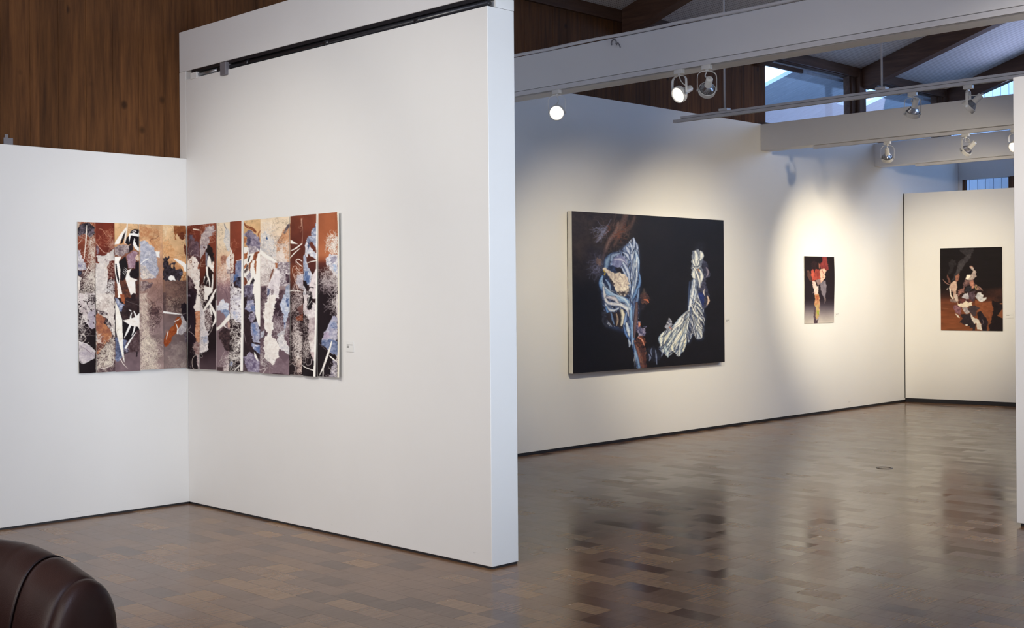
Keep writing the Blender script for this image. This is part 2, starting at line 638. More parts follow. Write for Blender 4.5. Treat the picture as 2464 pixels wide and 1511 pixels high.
# walls behind the camera; added blank panels close the openings by the fill lights
bm = bmesh.new()
add_box(bm, (-3.6, -1.55, 0), (2.9, -1.4, 6.6))
add_box(bm, (5.7, -1.55, 0), (16.6, -1.4, 6.6))
add_box(bm, (2.9, -1.55, 3.15), (5.7, -1.4, 6.6))
struct(link_mesh('wall_south', bm, WHITE))  # unseen wall, set close to suit the south fill's falloff
struct(boxes('panel_south', [((2.9, -1.54, 0.0), (5.7, -1.45, 3.15))], BEAMW), 'added blank panel behind the south fill light')
bm = bmesh.new()
add_box(bm, (-3.75, -1.55, 0), (-3.6, 1.5, 6.8))
add_box(bm, (-3.75, 1.5, 3.4), (-3.6, 6.9, 6.8))
add_box(bm, (-3.75, 6.9, 0), (-3.6, 7.93, 4.3))
add_box(bm, (-3.75, 1.5, 0), (-3.6, 6.9, 0.6))
struct(link_mesh('wall_west', bm, WHITE))
struct(boxes('panel_west', [((-3.74, 1.5, 0.6), (-3.65, 6.9, 3.4))], BEAMW), 'added blank panel behind the west fill light')

# dark toe strips that leave the shadow gap under the plaster
struct(boxes('baseboard_left', [((-3.6, YW + 0.004, 0.0), (XB, YP - 0.002, 0.0118))], BLACK))
struct(boxes('baseboard_partition', [((XB + 0.004, 4.658, 0.0), (XB + 0.194, YW - 0.002, 0.0118))], BLACK))
struct(boxes('baseboard_right', [((XB + 0.21, YW - 0.004, 0.0), (14.92, YP - 0.002, 0.0248))], BLACK))
bm = bmesh.new()
pl2 = [(14.915, 7.68), (15.48, 4.15), (15.60, 4.17), (15.04, 7.68)]
lo = [bm.verts.new((a, b, 0.0)) for a, b in pl2]
hi = [bm.verts.new((a, b, 0.0495)) for a, b in pl2]
bm.faces.new(lo)
bm.faces.new(hi)
for i in range(4):
    bm.faces.new((lo[i], lo[(i + 1) % 4], hi[(i + 1) % 4], hi[i]))
struct(link_mesh('baseboard_far', bm, BLACK))
struct(boxes('baseboard_near_right', [((7.535, 0.42, 0.0), (7.70, 3.13, 0.0198))], BLACK))
# dark joint between the long wall and the far wall
struct(boxes('trim_2', [((14.914, YW - 0.004, 0.05), (14.9235, YW - 0.0005, 2.70))], BLACK))

# clerestory windows above the long wall
def window(name, x0, x1, label):
    r = boxes(name, [((x0, YP + 0.02, 4.10), (x1, YP + 0.10, 4.16)), ((x0, YP + 0.02, 3.302), (x1, YP + 0.10, 3.36)),
                     ((x0, YP + 0.02, 3.36), (x0 + 0.035, YP + 0.10, 4.10)), ((x1 - 0.035, YP + 0.02, 3.36), (x1, YP + 0.10, 4.10))], DARKWOODX)
    struct(r, label)
    boxes('pane', [((x0 + 0.035, YP + 0.055, 3.36), (x1 - 0.035, YP + 0.061, 4.10))], GLASS, r)
    return r


window('window_1', 11.872, 13.80, 'nearer clerestory window between the plank wall and the dark post')
window('window_2', 14.12, 16.13, 'farther clerestory window behind the second post')
struct(boxes('trim_3', [((13.802, YP, 3.302), (14.118, YP + 0.12, 4.16)), ((13.90, YP - 0.05, 3.31), (14.05, YP - 0.001, 4.17))], DARKWOODZ))
struct(boxes('trim_4', [((16.132, YP, 3.302), (16.50, YP + 0.12, 4.16)), ((16.23, YP - 0.05, 3.31), (16.38, YP - 0.001, 4.17))], DARKWOODZ))
struct(boxes('trim_5', [((-3.6, YP - 0.035, 4.10), (16.5, YP - 0.001, 4.215)), ((11.87, YP, 4.16), (16.5, YP + 0.12, 4.215))], DARKWOODX))
r = boxes('window_3', [((XE + 0.02, 6.966, 2.2), (XE + 0.09, 7.00, 2.969)), ((XE + 0.02, 7.61, 2.2), (XE + 0.09, 7.639, 2.969))], DARKWOODZ)
struct(r, 'low window above the far wall with pale boards beyond')
boxes('pane', [((XE + 0.05, 7.0, 2.2), (XE + 0.056, 7.61, 2.968))], GLASS, r)
r = boxes('window_4', [((XE + 0.02, -1.4, 3.521), (XE + 0.09, 7.7, 3.56)), ((XE + 0.02, 5.9, 3.56), (XE + 0.09, 5.98, 4.75)), ((XE + 0.02, 4.0, 3.56), (XE + 0.09, 4.08, 5.35))], DARKWOODX)
struct(r, 'gable glazing high in the end wall')
bm = bmesh.new()
add_hexa(bm, [(XE + 0.05, -0.2, 3.56), (XE + 0.05, 7.7, 3.56), (XE + 0.056, 7.7, 3.56), (XE + 0.056, -0.2, 3.56),
              (XE + 0.05, -0.2, zroof(-0.19)), (XE + 0.05, 7.7, zroof(7.7)), (XE + 0.056, 7.7, zroof(7.7)), (XE + 0.056, -0.2, zroof(-0.19))])
link_mesh('pane', bm, GLASS, r)

# outdoors: roof overhang with open bays, boarded fence, paving
def zs(y):
    return 4.08 - K * (y - 7.84)


bm = bmesh.new()


def slab(x0, x1, y0, y1, t=0.05):
    add_hexa(bm, [(x0, y0, zs(y0)), (x1, y0, zs(y0)), (x1, y1, zs(y1)), (x0, y1, zs(y1)),
                  (x0, y0, zs(y0) + t), (x1, y0, zs(y0) + t), (x1, y1, zs(y1) + t), (x0, y1, zs(y1) + t)])


bays = [(12.09, 12.725), (14.49, 15.11), (16.88, 17.50)]
xs = 9.5
for a, b in bays:
    xx = xs
    while xx < a - 0.02:
        x2 = min(xx + 0.145, a)
        slab(xx, x2 - 0.006, 7.93, 12.0)
        xx = x2
    xx = a
    while xx < b - 0.02:
        x2 = min(xx + 0.145, b)
        slab(xx, x2 - 0.006, 8.40, 12.0)
        xx = x2
    xs = b
slab(xs, 27.0, 7.93, 12.0)
struct(link_mesh('trim_6', bm, SOFFIT), 'pale blue boarded roof overhang outside the clerestory')
struct(boxes('trim_7', [((11.9, 7.89, 4.04), (12.86, 7.925, 4.084)), ((14.25, 7.89, 4.04), (15.25, 7.925, 4.084))], DARKWOODX))
bm = bmesh.new()
for k in range(150):
    add_box(bm, (9.5 + k * 0.118, 12.02, 0.0), (9.5 + k * 0.118 + 0.110, 12.05, 2.80))
add_box(bm, (9.5, 12.055, 0.0), (27.2, 12.07, 2.80))
struct(link_mesh('wall_yard', bm, FENCE), 'pale blue boarded wall across the yard')
struct(boxes('trim_8', [((9.5, 7.885, 4.085), (16.5, 7.93, 4.17))], SOFFIT))
bm = bmesh.new()
for k in range(60):
    y0 = 10.0 - k * 0.118
    add_box(bm, (17.55, y0 - 0.110, 0.0), (17.58, y0, 5.6))
add_box(bm, (17.585, 2.9, 0.0), (17.60, 10.0, 5.6))
struct(link_mesh('wall_outside', bm, FENCE), 'pale blue boarded wall outside the end window')
struct(boxes('ground_outside', [((8.0, 7.96, -0.15), (28.0, 22.0, -0.02)), ((16.7, -6.0, -0.15), (24.0, 7.95, -0.02))], GROUND))
bpy.data.objects['ground_outside'].name = 'floor_outside'


# ------------------------------------------------------------------ white box beams and dark rafters
def beam(x, y0, y1, z0, z1, w, label, group=None, parts=()):
    bm = bmesh.new()
    add_box(bm, (x, y0, z0), (x + w, y1, z1), None, 0.004)
    if x == 6.90:
        add_box(bm, (x + 0.056, y0, 3.0), (x + w, y1, z0 + 0.004), None, 0.003)
    o = link_mesh('box_beam', bm, BEAMW)
    return tag(o, label, 'beam', 'white box beams across the room')


beam(XB, 2.6, YP - 0.002, 3.022, 3.305, 0.198, 'white box beam capping the left partition above the black conduit')
beam(6.90, -1.0, YP - 0.002, 3.036, 3.305, 0.22, 'large white box beam in the foreground with lamps hanging from its track')
beam(11.64, 1.5, YW - 0.001, 3.012, 3.30, 0.20, 'white box beam starting at the long wall, second behind the foreground beam')
beam(14.17, 1.5, YW - 0.001, 3.0, 3.29, 0.20, 'short bluish white box beam farthest back, right above the last work')

RAFT = 'dark roof rafters under the perforated ceiling'
RL = {4.66: 'dark rafter above the left partition beam, mostly out of frame',
      6.99: 'dark rafter directly above the large foreground beam',
      9.32: 'dark rafter crossing the ceiling above the big foreground beam',
      11.65: 'dark rafter at the right end of the plank wall beside the first window',
      13.98: 'broad dark rafter rising from the post between the two windows',
      16.31: 'dark rafter at the far right beside the end wall'}
for xr, lab in RL.items():
    bm = bmesh.new()
    y0, y1, d = YP - 0.04, -0.1, 0.26
    add_hexa(bm, [(xr, y0, zroof(y0) - d), (xr + 0.14, y0, zroof(y0) - d), (xr + 0.14, y1, zroof(y1) - d), (xr, y1, zroof(y1) - d),
                  (xr, y0, zroof(y0) - 0.002), (xr + 0.14, y0, zroof(y0) - 0.002), (xr + 0.14, y1, zroof(y1) - 0.002), (xr, y1, zroof(y1) - 0.002)])
    tag(link_mesh('rafter', bm, DARKWOOD), lab, 'rafter', RAFT)


# ------------------------------------------------------------------ light tracks
def track(name_label, x, y0, y1, ztop, wide=0.038, high=0.034, group='white lighting tracks'):
    r = empty('light_track', (x, y0, ztop), name_label, 'light track', group)
    bm = bmesh.new()
    add_box(bm, (x - wide / 2, y0, ztop - high), (x - wide / 2 + 0.006, y1, ztop - 0.001))
    add_box(bm, (x + wide / 2 - 0.006, y0, ztop - high), (x + wide / 2, y1, ztop - 0.001))
    add_box(bm, (x - wide / 2 + 0.006, y0, ztop - 0.010), (x + wide / 2 - 0.006, y1, ztop - 0.001))
    link_mesh('rail', bm, TRACKW, r)
    boxes('slot', [((x - wide / 2 + 0.0065, y0 + 0.01, ztop - 0.022), (x + wide / 2 - 0.0065, y1 - 0.01, ztop - 0.0105))], BLACK, r)
    boxes('end_cap', [((x - wide / 2 - 0.001, y1, ztop - high - 0.001), (x + wide / 2 + 0.001, y1 + 0.012, ztop - 0.0005))], TRACKW, r)
    return r


t1 = track('long white track under the large foreground beam', 6.921, -0.9, 7.4, 3.034)
boxes('gap', [((6.9405, -0.9, 3.010), (6.955, 7.4, 3.034))], BLACK, t1)
settle(t1)
t2 = track('white track hanging on two thin rods below the clerestory windows', 9.27, 2.2, 7.06, 3.061, 0.042, 0.027)
boxes('support_bar', [((9.252, 2.2, 3.0635), (9.288, 6.99, 3.085))], TRACKW, t2, 0.002)
boxes('gap', [((9.256, 2.2, 3.0612), (9.284, 6.98, 3.0633))], BLACK, t2)
for yy, zz in ((6.505, 4.55), (4.957, 5.05)):
    bm = bmesh.new()
    add_tube(bm, [(9.27, yy, 3.10), (9.27, yy, zroof(yy) - 0.004)], 0.0085, 8)
    ro = link_mesh('rod', bm, TRACKW, t2, True)
    boxes('coupler', [((9.24, yy - 0.045, 3.086), (9.30, yy + 0.045, 3.105))], TRACKW, ro)
settle(t2)
t3 = track('short white track under the second box beam', 11.70, 1.8, 7.04, 3.011)
settle(t3)
t4 = track('white track under the farthest bluish beam', 14.23, 1.8, 7.15, 2.999)
settle(t4)

# conduit in the slot over the partition
r = empty('black_track', (XB, 4.7, 2.97), 'black conduit track in the slot on top of the left partition', 'light track')
boxes('channel', [((XB + 0.004, 4.66, 3.0), (XB + 0.058, 7.62, 3.021))], BLACKM, r)
bm = bmesh.new()
add_tube(bm, [(XB + 0.022, 4.66, 2.981), (XB + 0.022, 7.30, 2.981)], 0.0165, 12)
link_mesh('conduit', bm, BLACKM, r, True)
bm = bmesh.new()
add_tube(bm, [(XB + 0.022, 7.30, 2.981), (XB + 0.022, 7.54, 2.981)], 0.0150, 12)
link_mesh('conduit_end', bm, STEEL, r, True)['label'] = 'bare steel end of the conduit'
boxes('end_plate', [((XB - 0.006, 7.54, 2.955), (XB + 0.05, 7.62, 2.998))], CARD, r, 0.002)
boxes('junction_clip', [((XB - 0.022, 7.145, 2.925), (XB + 0.03, 7.215, 3.012))], GREYP, r, 0.004)['label'] = 'grey plastic junction clip'
for yy in (6.92, 6.05, 5.2):
    bm = bmesh.new()
    add_tube(bm, [(XB + 0.022, yy, 2.981), (XB + 0.022, yy + 0.05, 2.981)], 0.0195, 12)
    link_mesh('coupling', bm, BLACKM, r, True)
settle(r)

# cable lying along the top edge of the foreground beam
bm = bmesh.new()
pts = [(6.888, 7.2 - 0.25 * k, 3.318 + 0.003 * math.sin(k * 1.7)) for k in range(24)]
add_tube(bm, pts, 0.0125, 8)
o = link_mesh('cable', bm, TRACKW, None, True)
tag(o, 'thin pale conduit running along the top edge of the foreground beam', 'cable')
bm = bmesh.new()
pts = [(6.888, 5.80 + 0.024 * math.cos(a), 3.268 + 0.024 * math.sin(a)) for a in np.linspace(-0.6, 3.6, 12)]
pts += [(6.885, 5.772, 3.250), (6.885, 5.757, 3.262), (6.886, 5.745, 3.243), (6.887, 5.738, 3.225)]
add_tube(bm, pts, 0.0045, 6)
o = link_mesh('wire_hook', bm, GREYP, None, True)
tag(o, 'small dark wire curl on the face of the foreground beam', 'hook')

# metal plate at the foot of the plank wall
bm = bmesh.new()
add_box(bm, (3.255, YP - 0.006, 2.415), (3.315, YP - 0.0005, 2.462), None, 0.001)
add_box(bm, (3.262, YP - 0.006, 2.462), (3.285, YP - 0.0005, 2.485), None, 0.001)
o = link_mesh('metal_plate', bm, GREYP)
tag(o, 'small grey metal plate on the planks just above the left wall', 'bracket')

# floor outlet ring
bm = bmesh.new()
add_lathe(bm, [(0.052, 0.0005), (0.052, 0.003), (0.064, 0.003), (0.068, 0.0005)], 32, False, False)
bmesh.ops.translate(bm, verts=bm.verts[:], vec=(9.25, 4.952, 0))
o = link_mesh('floor_outlet', bm, BRASS)
tag(o, 'small round outlet ring in the parquet of the far room', 'floor outlet')

# ------------------------------------------------------------------ track spotlights
def lamp(loc, d, lens_mat, label, yaw=None, energy=0, ang=46, col=(1.0, 0.86, 0.62), size=1.0, target=None):
    """loc = underside of the track; d = direction the lens faces"""
    d = Vector(d).normalized()
    r = empty('track_spotlight', loc, label, 'spotlight', 'white gimbal track spotlights')
    if yaw is None:
        yaw = math.atan2(d.y, d.x)
    h = Vector((math.cos(yaw), math.sin(yaw), 0))       # yoke is square to this
    w = Vector((-h.y, h.x, 0))                          # pivot axis
    O = Vector(loc)
    bm = bmesh.new()
    F = Matrix((Vector((0, 1, 0)), Vector((1, 0, 0)), Vector((0, 0, 1)))).transposed().to_4x4()
    add_box(bm, (-0.036, -0.017, -0.030), (0.036, 0.017, 0.0), Matrix.Translation(O) @ F, 0.003)
    add_lathe(bm, [(0.011, -0.030), (0.011, -0.042)], 14, True, True, Matrix.Translation(O))
    link_mesh('adapter', bm, LAMPW, r)
    # inverted U yoke of flat band
    R, zt, zp = 0.066, -0.042, -0.172
    pts = []
    for k in range(4):
        pts.append(O + w * (-R) + Vector((0, 0, zp + (zt - 0.045 - zp) * k / 3 - 0.008)))
    for k in range(1, 12):
        a = math.pi - math.pi * k / 12
        pts.append(O + w * (R * (abs(math.cos(a)) ** 0.8) * (1 if math.cos(a) > 0 else -1)) + Vector((0, 0, zt - 0.045 + 0.045 * math.sin(a) ** 0.8)))
    for k in range(4):
        pts.append(O + w * R + Vector((0, 0, zt - 0.045 + (zp - zt + 0.045) * k / 3 - 0.008)))
    bm = bmesh.new()
    add_band(bm, pts, h, 0.019, 0.0032)
    link_mesh('yoke', bm, LAMPW, r)
    P = O + Vector((0, 0, zp))
    for s in (-1, 1):
        bm = bmesh.new()
        m = Matrix.Translation(P + w * s * 0.064) @ w.to_track_quat('Z', 'Y').to_matrix().to_4x4()
        add_lathe(bm, [(0.0085, -0.004), (0.0085, 0.006)], 12, True, True, m)
        link_mesh('pivot_screw', bm, STEEL, r)
    # head: local +z is the lens direction
    q = d.to_track_quat('Z', 'Y').to_matrix().to_4x4()
    M = Matrix.Translation(P) @ q
    bm = bmesh.new()
    add_lathe(bm, [(0.0575, -0.016), (0.0595, -0.014), (0.0595, 0.016), (0.0575, 0.018), (0.054, 0.018), (0.054, -0.016), (0.0575, -0.016)], 32, False, False, M)
    link_mesh('ring', bm, LAMPW, r)

    def oriented(name, prof, mat, cap0, cap1, parent, seg=32):
        b = bmesh.new()
        add_lathe(b, prof, seg, cap0, cap1)
        ob = link_mesh(name, b, mat, parent, True)
        ob['head'] = 1
        return ob

    bulb = oriented('bulb', [(0.0235, -0.058), (0.030, -0.052), (0.044, -0.032), (0.052, -0.012), (0.0535, 0.004), (0.0535, 0.010)], CHROME, True, False, r, 44)
    lens = oriented('lens', [(0.0534, 0.008), (0.050, 0.013), (0.036, 0.018), (0.016, 0.0205), (0.002, 0.021)], lens_mat, False, True, bulb)
    sock = oriented('socket', [(0.019, -0.128), (0.0235, -0.124), (0.0235, -0.062), (0.026, -0.058), (0.026, -0.050)], LAMPW, True, True, r, 24)
    # cord from the adapter to the socket
    back = P - d * 0.126
    a = O + Vector((0, 0, -0.044))
    side = w * 0.012
    mid1 = a + Vector((0, 0, -0.035)) - h * 0.004 + side
    mid2 = (a + back) / 2 + Vector((0, 0, -0.018)) - h * 0.012 - side
    mid3 = back - d * 0.016
    ctrl = [a, mid1, mid2, mid3, back]
    pts = []
    for i in range(len(ctrl) - 1):
        p0, p1, p2, p3 = ctrl[max(i - 1, 0)], ctrl[i], ctrl[i + 1], ctrl[min(i + 2, len(ctrl) - 1)]
        for k in range(7):
            t = k / 7
            pts.append(0.5 * ((2 * p1) + (p2 - p0) * t + (2 * p0 - 5 * p1 + 4 * p2 - p3) * t * t + (3 * p1 - p0 - 3 * p2 + p3) * t ** 3))
    pts.append(ctrl[-1])
    bm = bmesh.new()
    add_tube(bm, pts, 0.0036, 8)
    link_mesh('cord', bm, LAMPW, r, True)
    for c in list(r.children):
        if 'head' not in c:
            c.data.transform(Matrix.Translation(-O))
    for c in (bulb, sock):
        c.matrix_local = Matrix.Translation(P - O) @ q
        del c['head']
    del lens['head']
    if energy > 0:
        tgt = Vector(target) if target is not None else P + d * 3
        src = P + d * 0.05
        spot('lamp_light_' + str(len(bpy.data.lights)), src, tgt, energy, col, ang, 1.0, 0.03)
    return r


T1Z, T2Z, T3Z, T4Z = 3.0, 3.034, 2.977, 2.965
lamp((6.921, 6.40, T1Z), (-0.74, -0.52, -0.34), LENS_ON, 'lit spotlight glaring at the viewer, leftmost on the foreground beam', energy=8, ang=70)
lamp((6.921, 5.235, T1Z), (-0.86, 0.10, -0.42), LENS_SOFT, 'lit spotlight turned left, middle one on the foreground beam', energy=8, ang=70)
lamp((6.921, 5.0, T1Z), (0.62, 0.62, -0.46), LENS_ON, 'spotlight seen from behind, rightmost of the three on the foreground beam', energy=300, ang=66, target=(9.05, 7.69, 0.98))
lamp((9.27, 4.69, T2Z), (0.35, 0.42, -0.84), LENS_ON, 'bright cream spotlight on the hanging track, socket upright', yaw=0.75, energy=290, ang=58, target=(10.2, 7.69, 1.35))
lamp((9.27, 4.23, T2Z), (-0.17, 0.67, -0.62), LENS_OFF, 'unlit grey spotlight at the right end of the hanging track')
lamp((11.70, 6.20, T3Z), (0.55, 0.25, -0.62), LENS_ON, 'spotlight under the second beam, the one left of the other', energy=185, ang=44, target=(14.95, 7.1, 1.5))
lamp((11.70, 5.37, T3Z), (0.12, 0.78, -0.62), LENS_ON, 'spotlight under the second beam with its socket turned up right', energy=380, ang=56, target=(13.0, 7.69, 1.5))
lamp((11.70, 4.885, T3Z), (-0.80, 0.15, -0.55), LENS_SOFT, 'lit spotlight half hidden behind the right wall end', energy=8, ang=70)

# ------------------------------------------------------------------ leather tub chair in the near left corner
CX, CY, RO, YF = 1.115, 3.42, 0.455, 3.075     # centre of the back, outer radius, front of the arms
PROF0 = [(0.012, 0.07), (0.004, 0.30), (0.0, 0.52), (0.002, 0.62), (0.009, 0.675), (0.026, 0.714), (0.052, 0.738), (0.084, 0.745), (0.116, 0.734), (0.144, 0.706),
        (0.167, 0.660), (0.185, 0.60), (0.198, 0.52), (0.207, 0.40), (0.210, 0.30), (0.210, 0.07)]
PROF = []
for i in range(len(PROF0) - 1):
    q = [Vector((*PROF0[min(max(i + k, 0), len(PROF0) - 1)], 0)) for k in (-1, 0, 1, 2)]
    for k in range(3):
        t = k / 3
        v = 0.5 * (2 * q[1] + (q[2] - q[0]) * t + (2 * q[0] - 5 * q[1] + 4 * q[2] - q[3]) * t * t + (3 * q[1] - q[0] - 3 * q[2] + q[3]) * t ** 3)
        PROF.append((v.x, v.y))
PROF.append(PROF0[-1])


def frame(s):
    """s along the U: negative = right arm (from its front), 0..1 = round back, then left arm"""
    if s < 0:
        y = CY + (YF - CY) * (-s)
        return Vector((CX + RO, y, 0)), Vector((-1, 0, 0))
    if s > 1:
        y = CY + (YF - CY) * (s - 1)
        return Vector((CX - RO, y, 0)), Vector((1, 0, 0))
    a = math.pi * s
    n = Vector((math.cos(a), math.sin(a), 0))
    return Vector((CX, CY, 0)) + n * RO, -n


def sink(p, z):
    """the arms slope down a little towards their fronts"""
    t = min(max((3.34 - p.y) / 0.28, 0), 1)
    return z - 0.034 * t * t * (3 - 2 * t) * min(max((z - 0.35) / 0.3, 0), 1)


def sweep(name, ss, parent, grow=0.0, puff=0.008, mat=None):
    """padded panel between the first and last station, slightly pillowed between its seams"""
    bm = bmesh.new()
    rings = []
    for i, s in enumerate(ss):
        p, n = frame(s)
        t = i / (len(ss) - 1)
        g = puff * (1 - abs(2 * t - 1) ** 6) - 0.004 + grow
        ring = []
        for j, (d, z) in enumerate(PROF):
            pr, nx = PROF[max(j - 1, 0)], PROF[min(j + 1, len(PROF) - 1)]
            tv = Vector((nx[0] - pr[0], nx[1] - pr[1], 0)).normalized()
            nv = Vector((-tv.y, tv.x))
            ring.append(bm.verts.new(p + n * (d + nv.x * g) + Vector((0, 0, sink(p, z + (nv.y * g if z > 0.1 else 0))))))
        rings.append(ring)
    for A, B in zip(rings, rings[1:]):
        for k in range(len(A) - 1):
            bm.faces.new((A[k], A[k + 1], B[k + 1], B[k]))
        bm.faces.new((A[-1], A[0], B[0], B[-1]))
    bm.faces.new(rings[0])
    bm.faces.new(rings[-1][::-1])
    return link_mesh(name, bm, mat or LEATHER, parent, True)


def front_panel(s, parent):
    p, n = frame(s)
    bm = bmesh.new()
    N = len(PROF)
    cx = sum(d for d, z in PROF) / N
    rings = []
    for sc, out in ((1.0, 0.004), (0.995, -0.012), (0.975, -0.026), (0.93, -0.037), (0.82, -0.046), (0.58, -0.052), (0.25, -0.054)):
        ring = []
        for d, z in PROF:
            dd = 0.105 + (d - 0.105) * sc
            zz = 0.40 + (z - 0.40) * (sc if z > 0.40 else 1.0) if z > 0.40 else z + (1 - sc) * (0.40 - z)
            ring.append(bm.verts.new(p + n * dd + Vector((0, out, sink(p, zz)))))
        rings.append(ring)
    for A, B in zip(rings, rings[1:]):
        for k in range(N):
            bm.faces.new((A[k], A[(k + 1) % N], B[(k + 1) % N], B[k]))
    bm.faces.new(rings[0])
    bm.faces.new(rings[-1][::-1])
    return link_mesh('front_panel', bm, LEATHER, parent, True)


def piping(s, parent):
    p, n = frame(s)
    bm = bmesh.new()
    add_tube(bm, [p + n * d + Vector((0, 0, sink(p, z))) for d, z in PROF], 0.0032, 8)
    return link_mesh('piping', bm, SEAM, parent, True)


ch = empty('tub_chair', (CX, CY - 0.1, 0), 'dark brown leather tub chair cut off by the lower left corner', 'armchair')
lin_ = lambda a, b, n: [a + (b - a) * i / (n - 1) for i in range(n)]
sweep('back', lin_(-0.40, -0.002, 8) + lin_(0.002, 0.998, 41) + lin_(1.002, 1.40, 8), ch, 0, 0.012)['label'] = 'rounded padded back'
sweep('arm', lin_(-0.97, -0.41, 12), ch, 0, 0.009)
sweep('arm', lin_(1.41, 1.97, 12), ch, 0, 0.009)
front_panel(-1.0, ch)
front_panel(2.0, ch)
for s in (-0.405, 1.405):
    piping(s, ch)
bm = bmesh.new()
add_box(bm, (CX - 0.243, 3.02, 0.30), (CX + 0.243, 3.62, 0.445), None, 0.035)
link_mesh('seat_cushion', bm, LEATHER, ch, True)
bm = bmesh.new()
add_box(bm, (CX - 0.243, 3.05, 0.07), (CX + 0.243, 3.63, 0.299), None, 0.006)
link_mesh('seat_base', bm, LEATHER, ch)
for sx in (-1, 1):
    for yy in (3.12, 3.68):
        bm = bmesh.new()
        add_lathe(bm, [(0.018, 0.0), (0.026, 0.071)], 14)
        bmesh.ops.translate(bm, verts=bm.verts[:], vec=(CX + sx * (0.35 if yy < 3.3 else 0.20), yy + (0 if yy < 3.3 else 0.05), 0))
        link_mesh('leg', bm, DARKWOODZ, ch, True)
settle(ch)

# ------------------------------------------------------------------ a small painter for the pictures' own colours
class Paint:
    """paints into an array; drawing coordinates are given through (ox, oy, scale) zooms"""

    def __init__(self, x0, y0, x1, y1, ss=2, seed=1):
        self.x0, self.y0, self.ss = x0, y0, ss
        self.w, self.h = int((x1 - x0) * ss), int((y1 - y0) * ss)
        self.a = np.zeros((self.h, self.w, 3), np.float32)
        self.rng = np.random.RandomState(seed)
        self.z = (0.0, 0.0, 1.0)
        self.clipm = None
        self._n = {}

    def zoom(self, ox, oy, s):
        self.z = (ox, oy, s)

    def P(self, pts):
        ox, oy, s = self.z
        p = np.asarray(pts, float)
        return (np.stack([ox + p[:, 0] / s, oy + p[:, 1] / s], 1) - [self.x0, self.y0]) * self.ss

    def nz(self, size, octaves=4, seed=0, sx=1.0, sy=1.0):
        """tiling-free value noise over the whole canvas, 0..1; size in photo px"""
        key = (size, octaves, seed, sx, sy)
        if key in self._n:
            return self._n[key]
        rs = np.random.RandomState(seed + 77)
        out = np.zeros((self.h, self.w), np.float32)
        amp, tot = 1.0, 0.0
        for o in range(octaves):
            cw, ch = max(size * sx * self.ss / 2 ** o, 1.0), max(size * sy * self.ss / 2 ** o, 1.0)
            nx, ny = int(self.w / cw) + 3, int(self.h / ch) + 3
            g = rs.rand(ny, nx).astype(np.float32)
            fx, fy = np.arange(self.w) / cw, np.arange(self.h) / ch
            ix, iy = fx.astype(int), fy.astype(int)
            tx, ty = fx - ix, fy - iy
            tx, ty = (tx * tx * (3 - 2 * tx))[None, :], (ty * ty * (3 - 2 * ty))[:, None]
            r0 = g[iy][:, ix] * (1 - tx) + g[iy][:, ix + 1] * tx
            r1 = g[iy + 1][:, ix] * (1 - tx) + g[iy + 1][:, ix + 1] * tx
            out += amp * (r0 * (1 - ty) + r1 * ty)
            tot += amp
            amp *= 0.6
        out = out / tot
        out = np.clip((out - 0.5) * 1.7 + 0.5, 0, 1)
        self._n[key] = out
        return out

    def clip(self, pts=None):
        self.clipm = None
        if pts is not None:
            self.clipm = self.mask(pts, 0)

    def mask(self, pts, rough=0.0, rs=5):
        p = self.P(pts)
        m = np.zeros((self.h, self.w), bool)
        pad = int(rough * self.ss) + 2
        xa, ya = np.maximum(np.floor(p.min(0)).astype(int) - pad, 0)
        xb = min(int(p[:, 0].max()) + pad + 1, self.w)
        yb = min(int(p[:, 1].max()) + pad + 1, self.h)
        if xb <= xa or yb <= ya:
            return m
        X, Y = np.meshgrid(np.arange(xa, xb) + 0.5, np.arange(ya, yb) + 0.5)
        if rough > 0:
            n1 = self.nz(rs, 3, 3)[ya:yb, xa:xb] - 0.5
            n2 = self.nz(rs, 3, 4)[ya:yb, xa:xb] - 0.5
            X = X + n1 * rough * self.ss * 2
            Y = Y + n2 * rough * self.ss * 2
        c = np.zeros(X.shape, bool)
        n = len(p)
        for i in range(n):
            xA, yA = p[i]
            xB, yB = p[(i + 1) % n]
            if yA == yB:
                continue
            c ^= ((yA > Y) != (yB > Y)) & (X < (xB - xA) * (Y - yA) / (yB - yA) + xA)
        m[ya:yb, xa:xb] = c
        return m

    def put(self, m, col, alpha=1.0):
        """m float/bool mask, col (3,) or (h,w,3)"""
        m = m.astype(np.float32) * alpha
        if self.clipm is not None:
            m = m * self.clipm
        self.a += (np.asarray(col, np.float32) - self.a) * m[..., None]

    def tex(self, c1, c2, size=6, seed=0, oct=4, c=1.0, sx=1.0, sy=1.0):
        n = (self.nz(size, oct, seed, sx, sy) - 0.5) * c + 0.5
        fine = np.abs(self.nz(max(size * 0.45, 2.0), 3, seed % 5 + 50, sx, sy) - 0.5) * 2
        n = np.clip(n * 0.72 + (1 - fine) ** 3 * 0.55 - 0.08, 0, 1)[..., None]
        return np.asarray(c1, np.float32) * (1 - n) + np.asarray(c2, np.float32) * n

    def poly(self, pts, c1, c2=None, size=6, seed=0, rough=0.0, alpha=1.0, c=1.4, sx=1.0, sy=1.0, soft=0, holes=None):
        m = self.mask(pts, rough).astype(np.float32)
        if soft:
            m = self.blur(m, soft)
        if holes is not None:
            m = m * (self.nz(holes[0], 3, seed + 9) > holes[1])
        self.put(m, c1 if c2 is None else self.tex(c1, c2, size, seed, 4, c, sx, sy), alpha)

    def blur(self, m, r):
        k = max(int(r * self.ss), 1)
        for _ in range(2):
            for ax in (0, 1):
                p = np.pad(m, [(k + 1, k) if a == ax else (0, 0) for a in (0, 1)], mode='edge')
                cs = np.cumsum(p, axis=ax, dtype=np.float64)
                L = 2 * k + 1
                m = ((cs[L:] - cs[:-L]) if ax == 0 else (cs[:, L:] - cs[:, :-L])) / L
        return m.astype(np.float32)

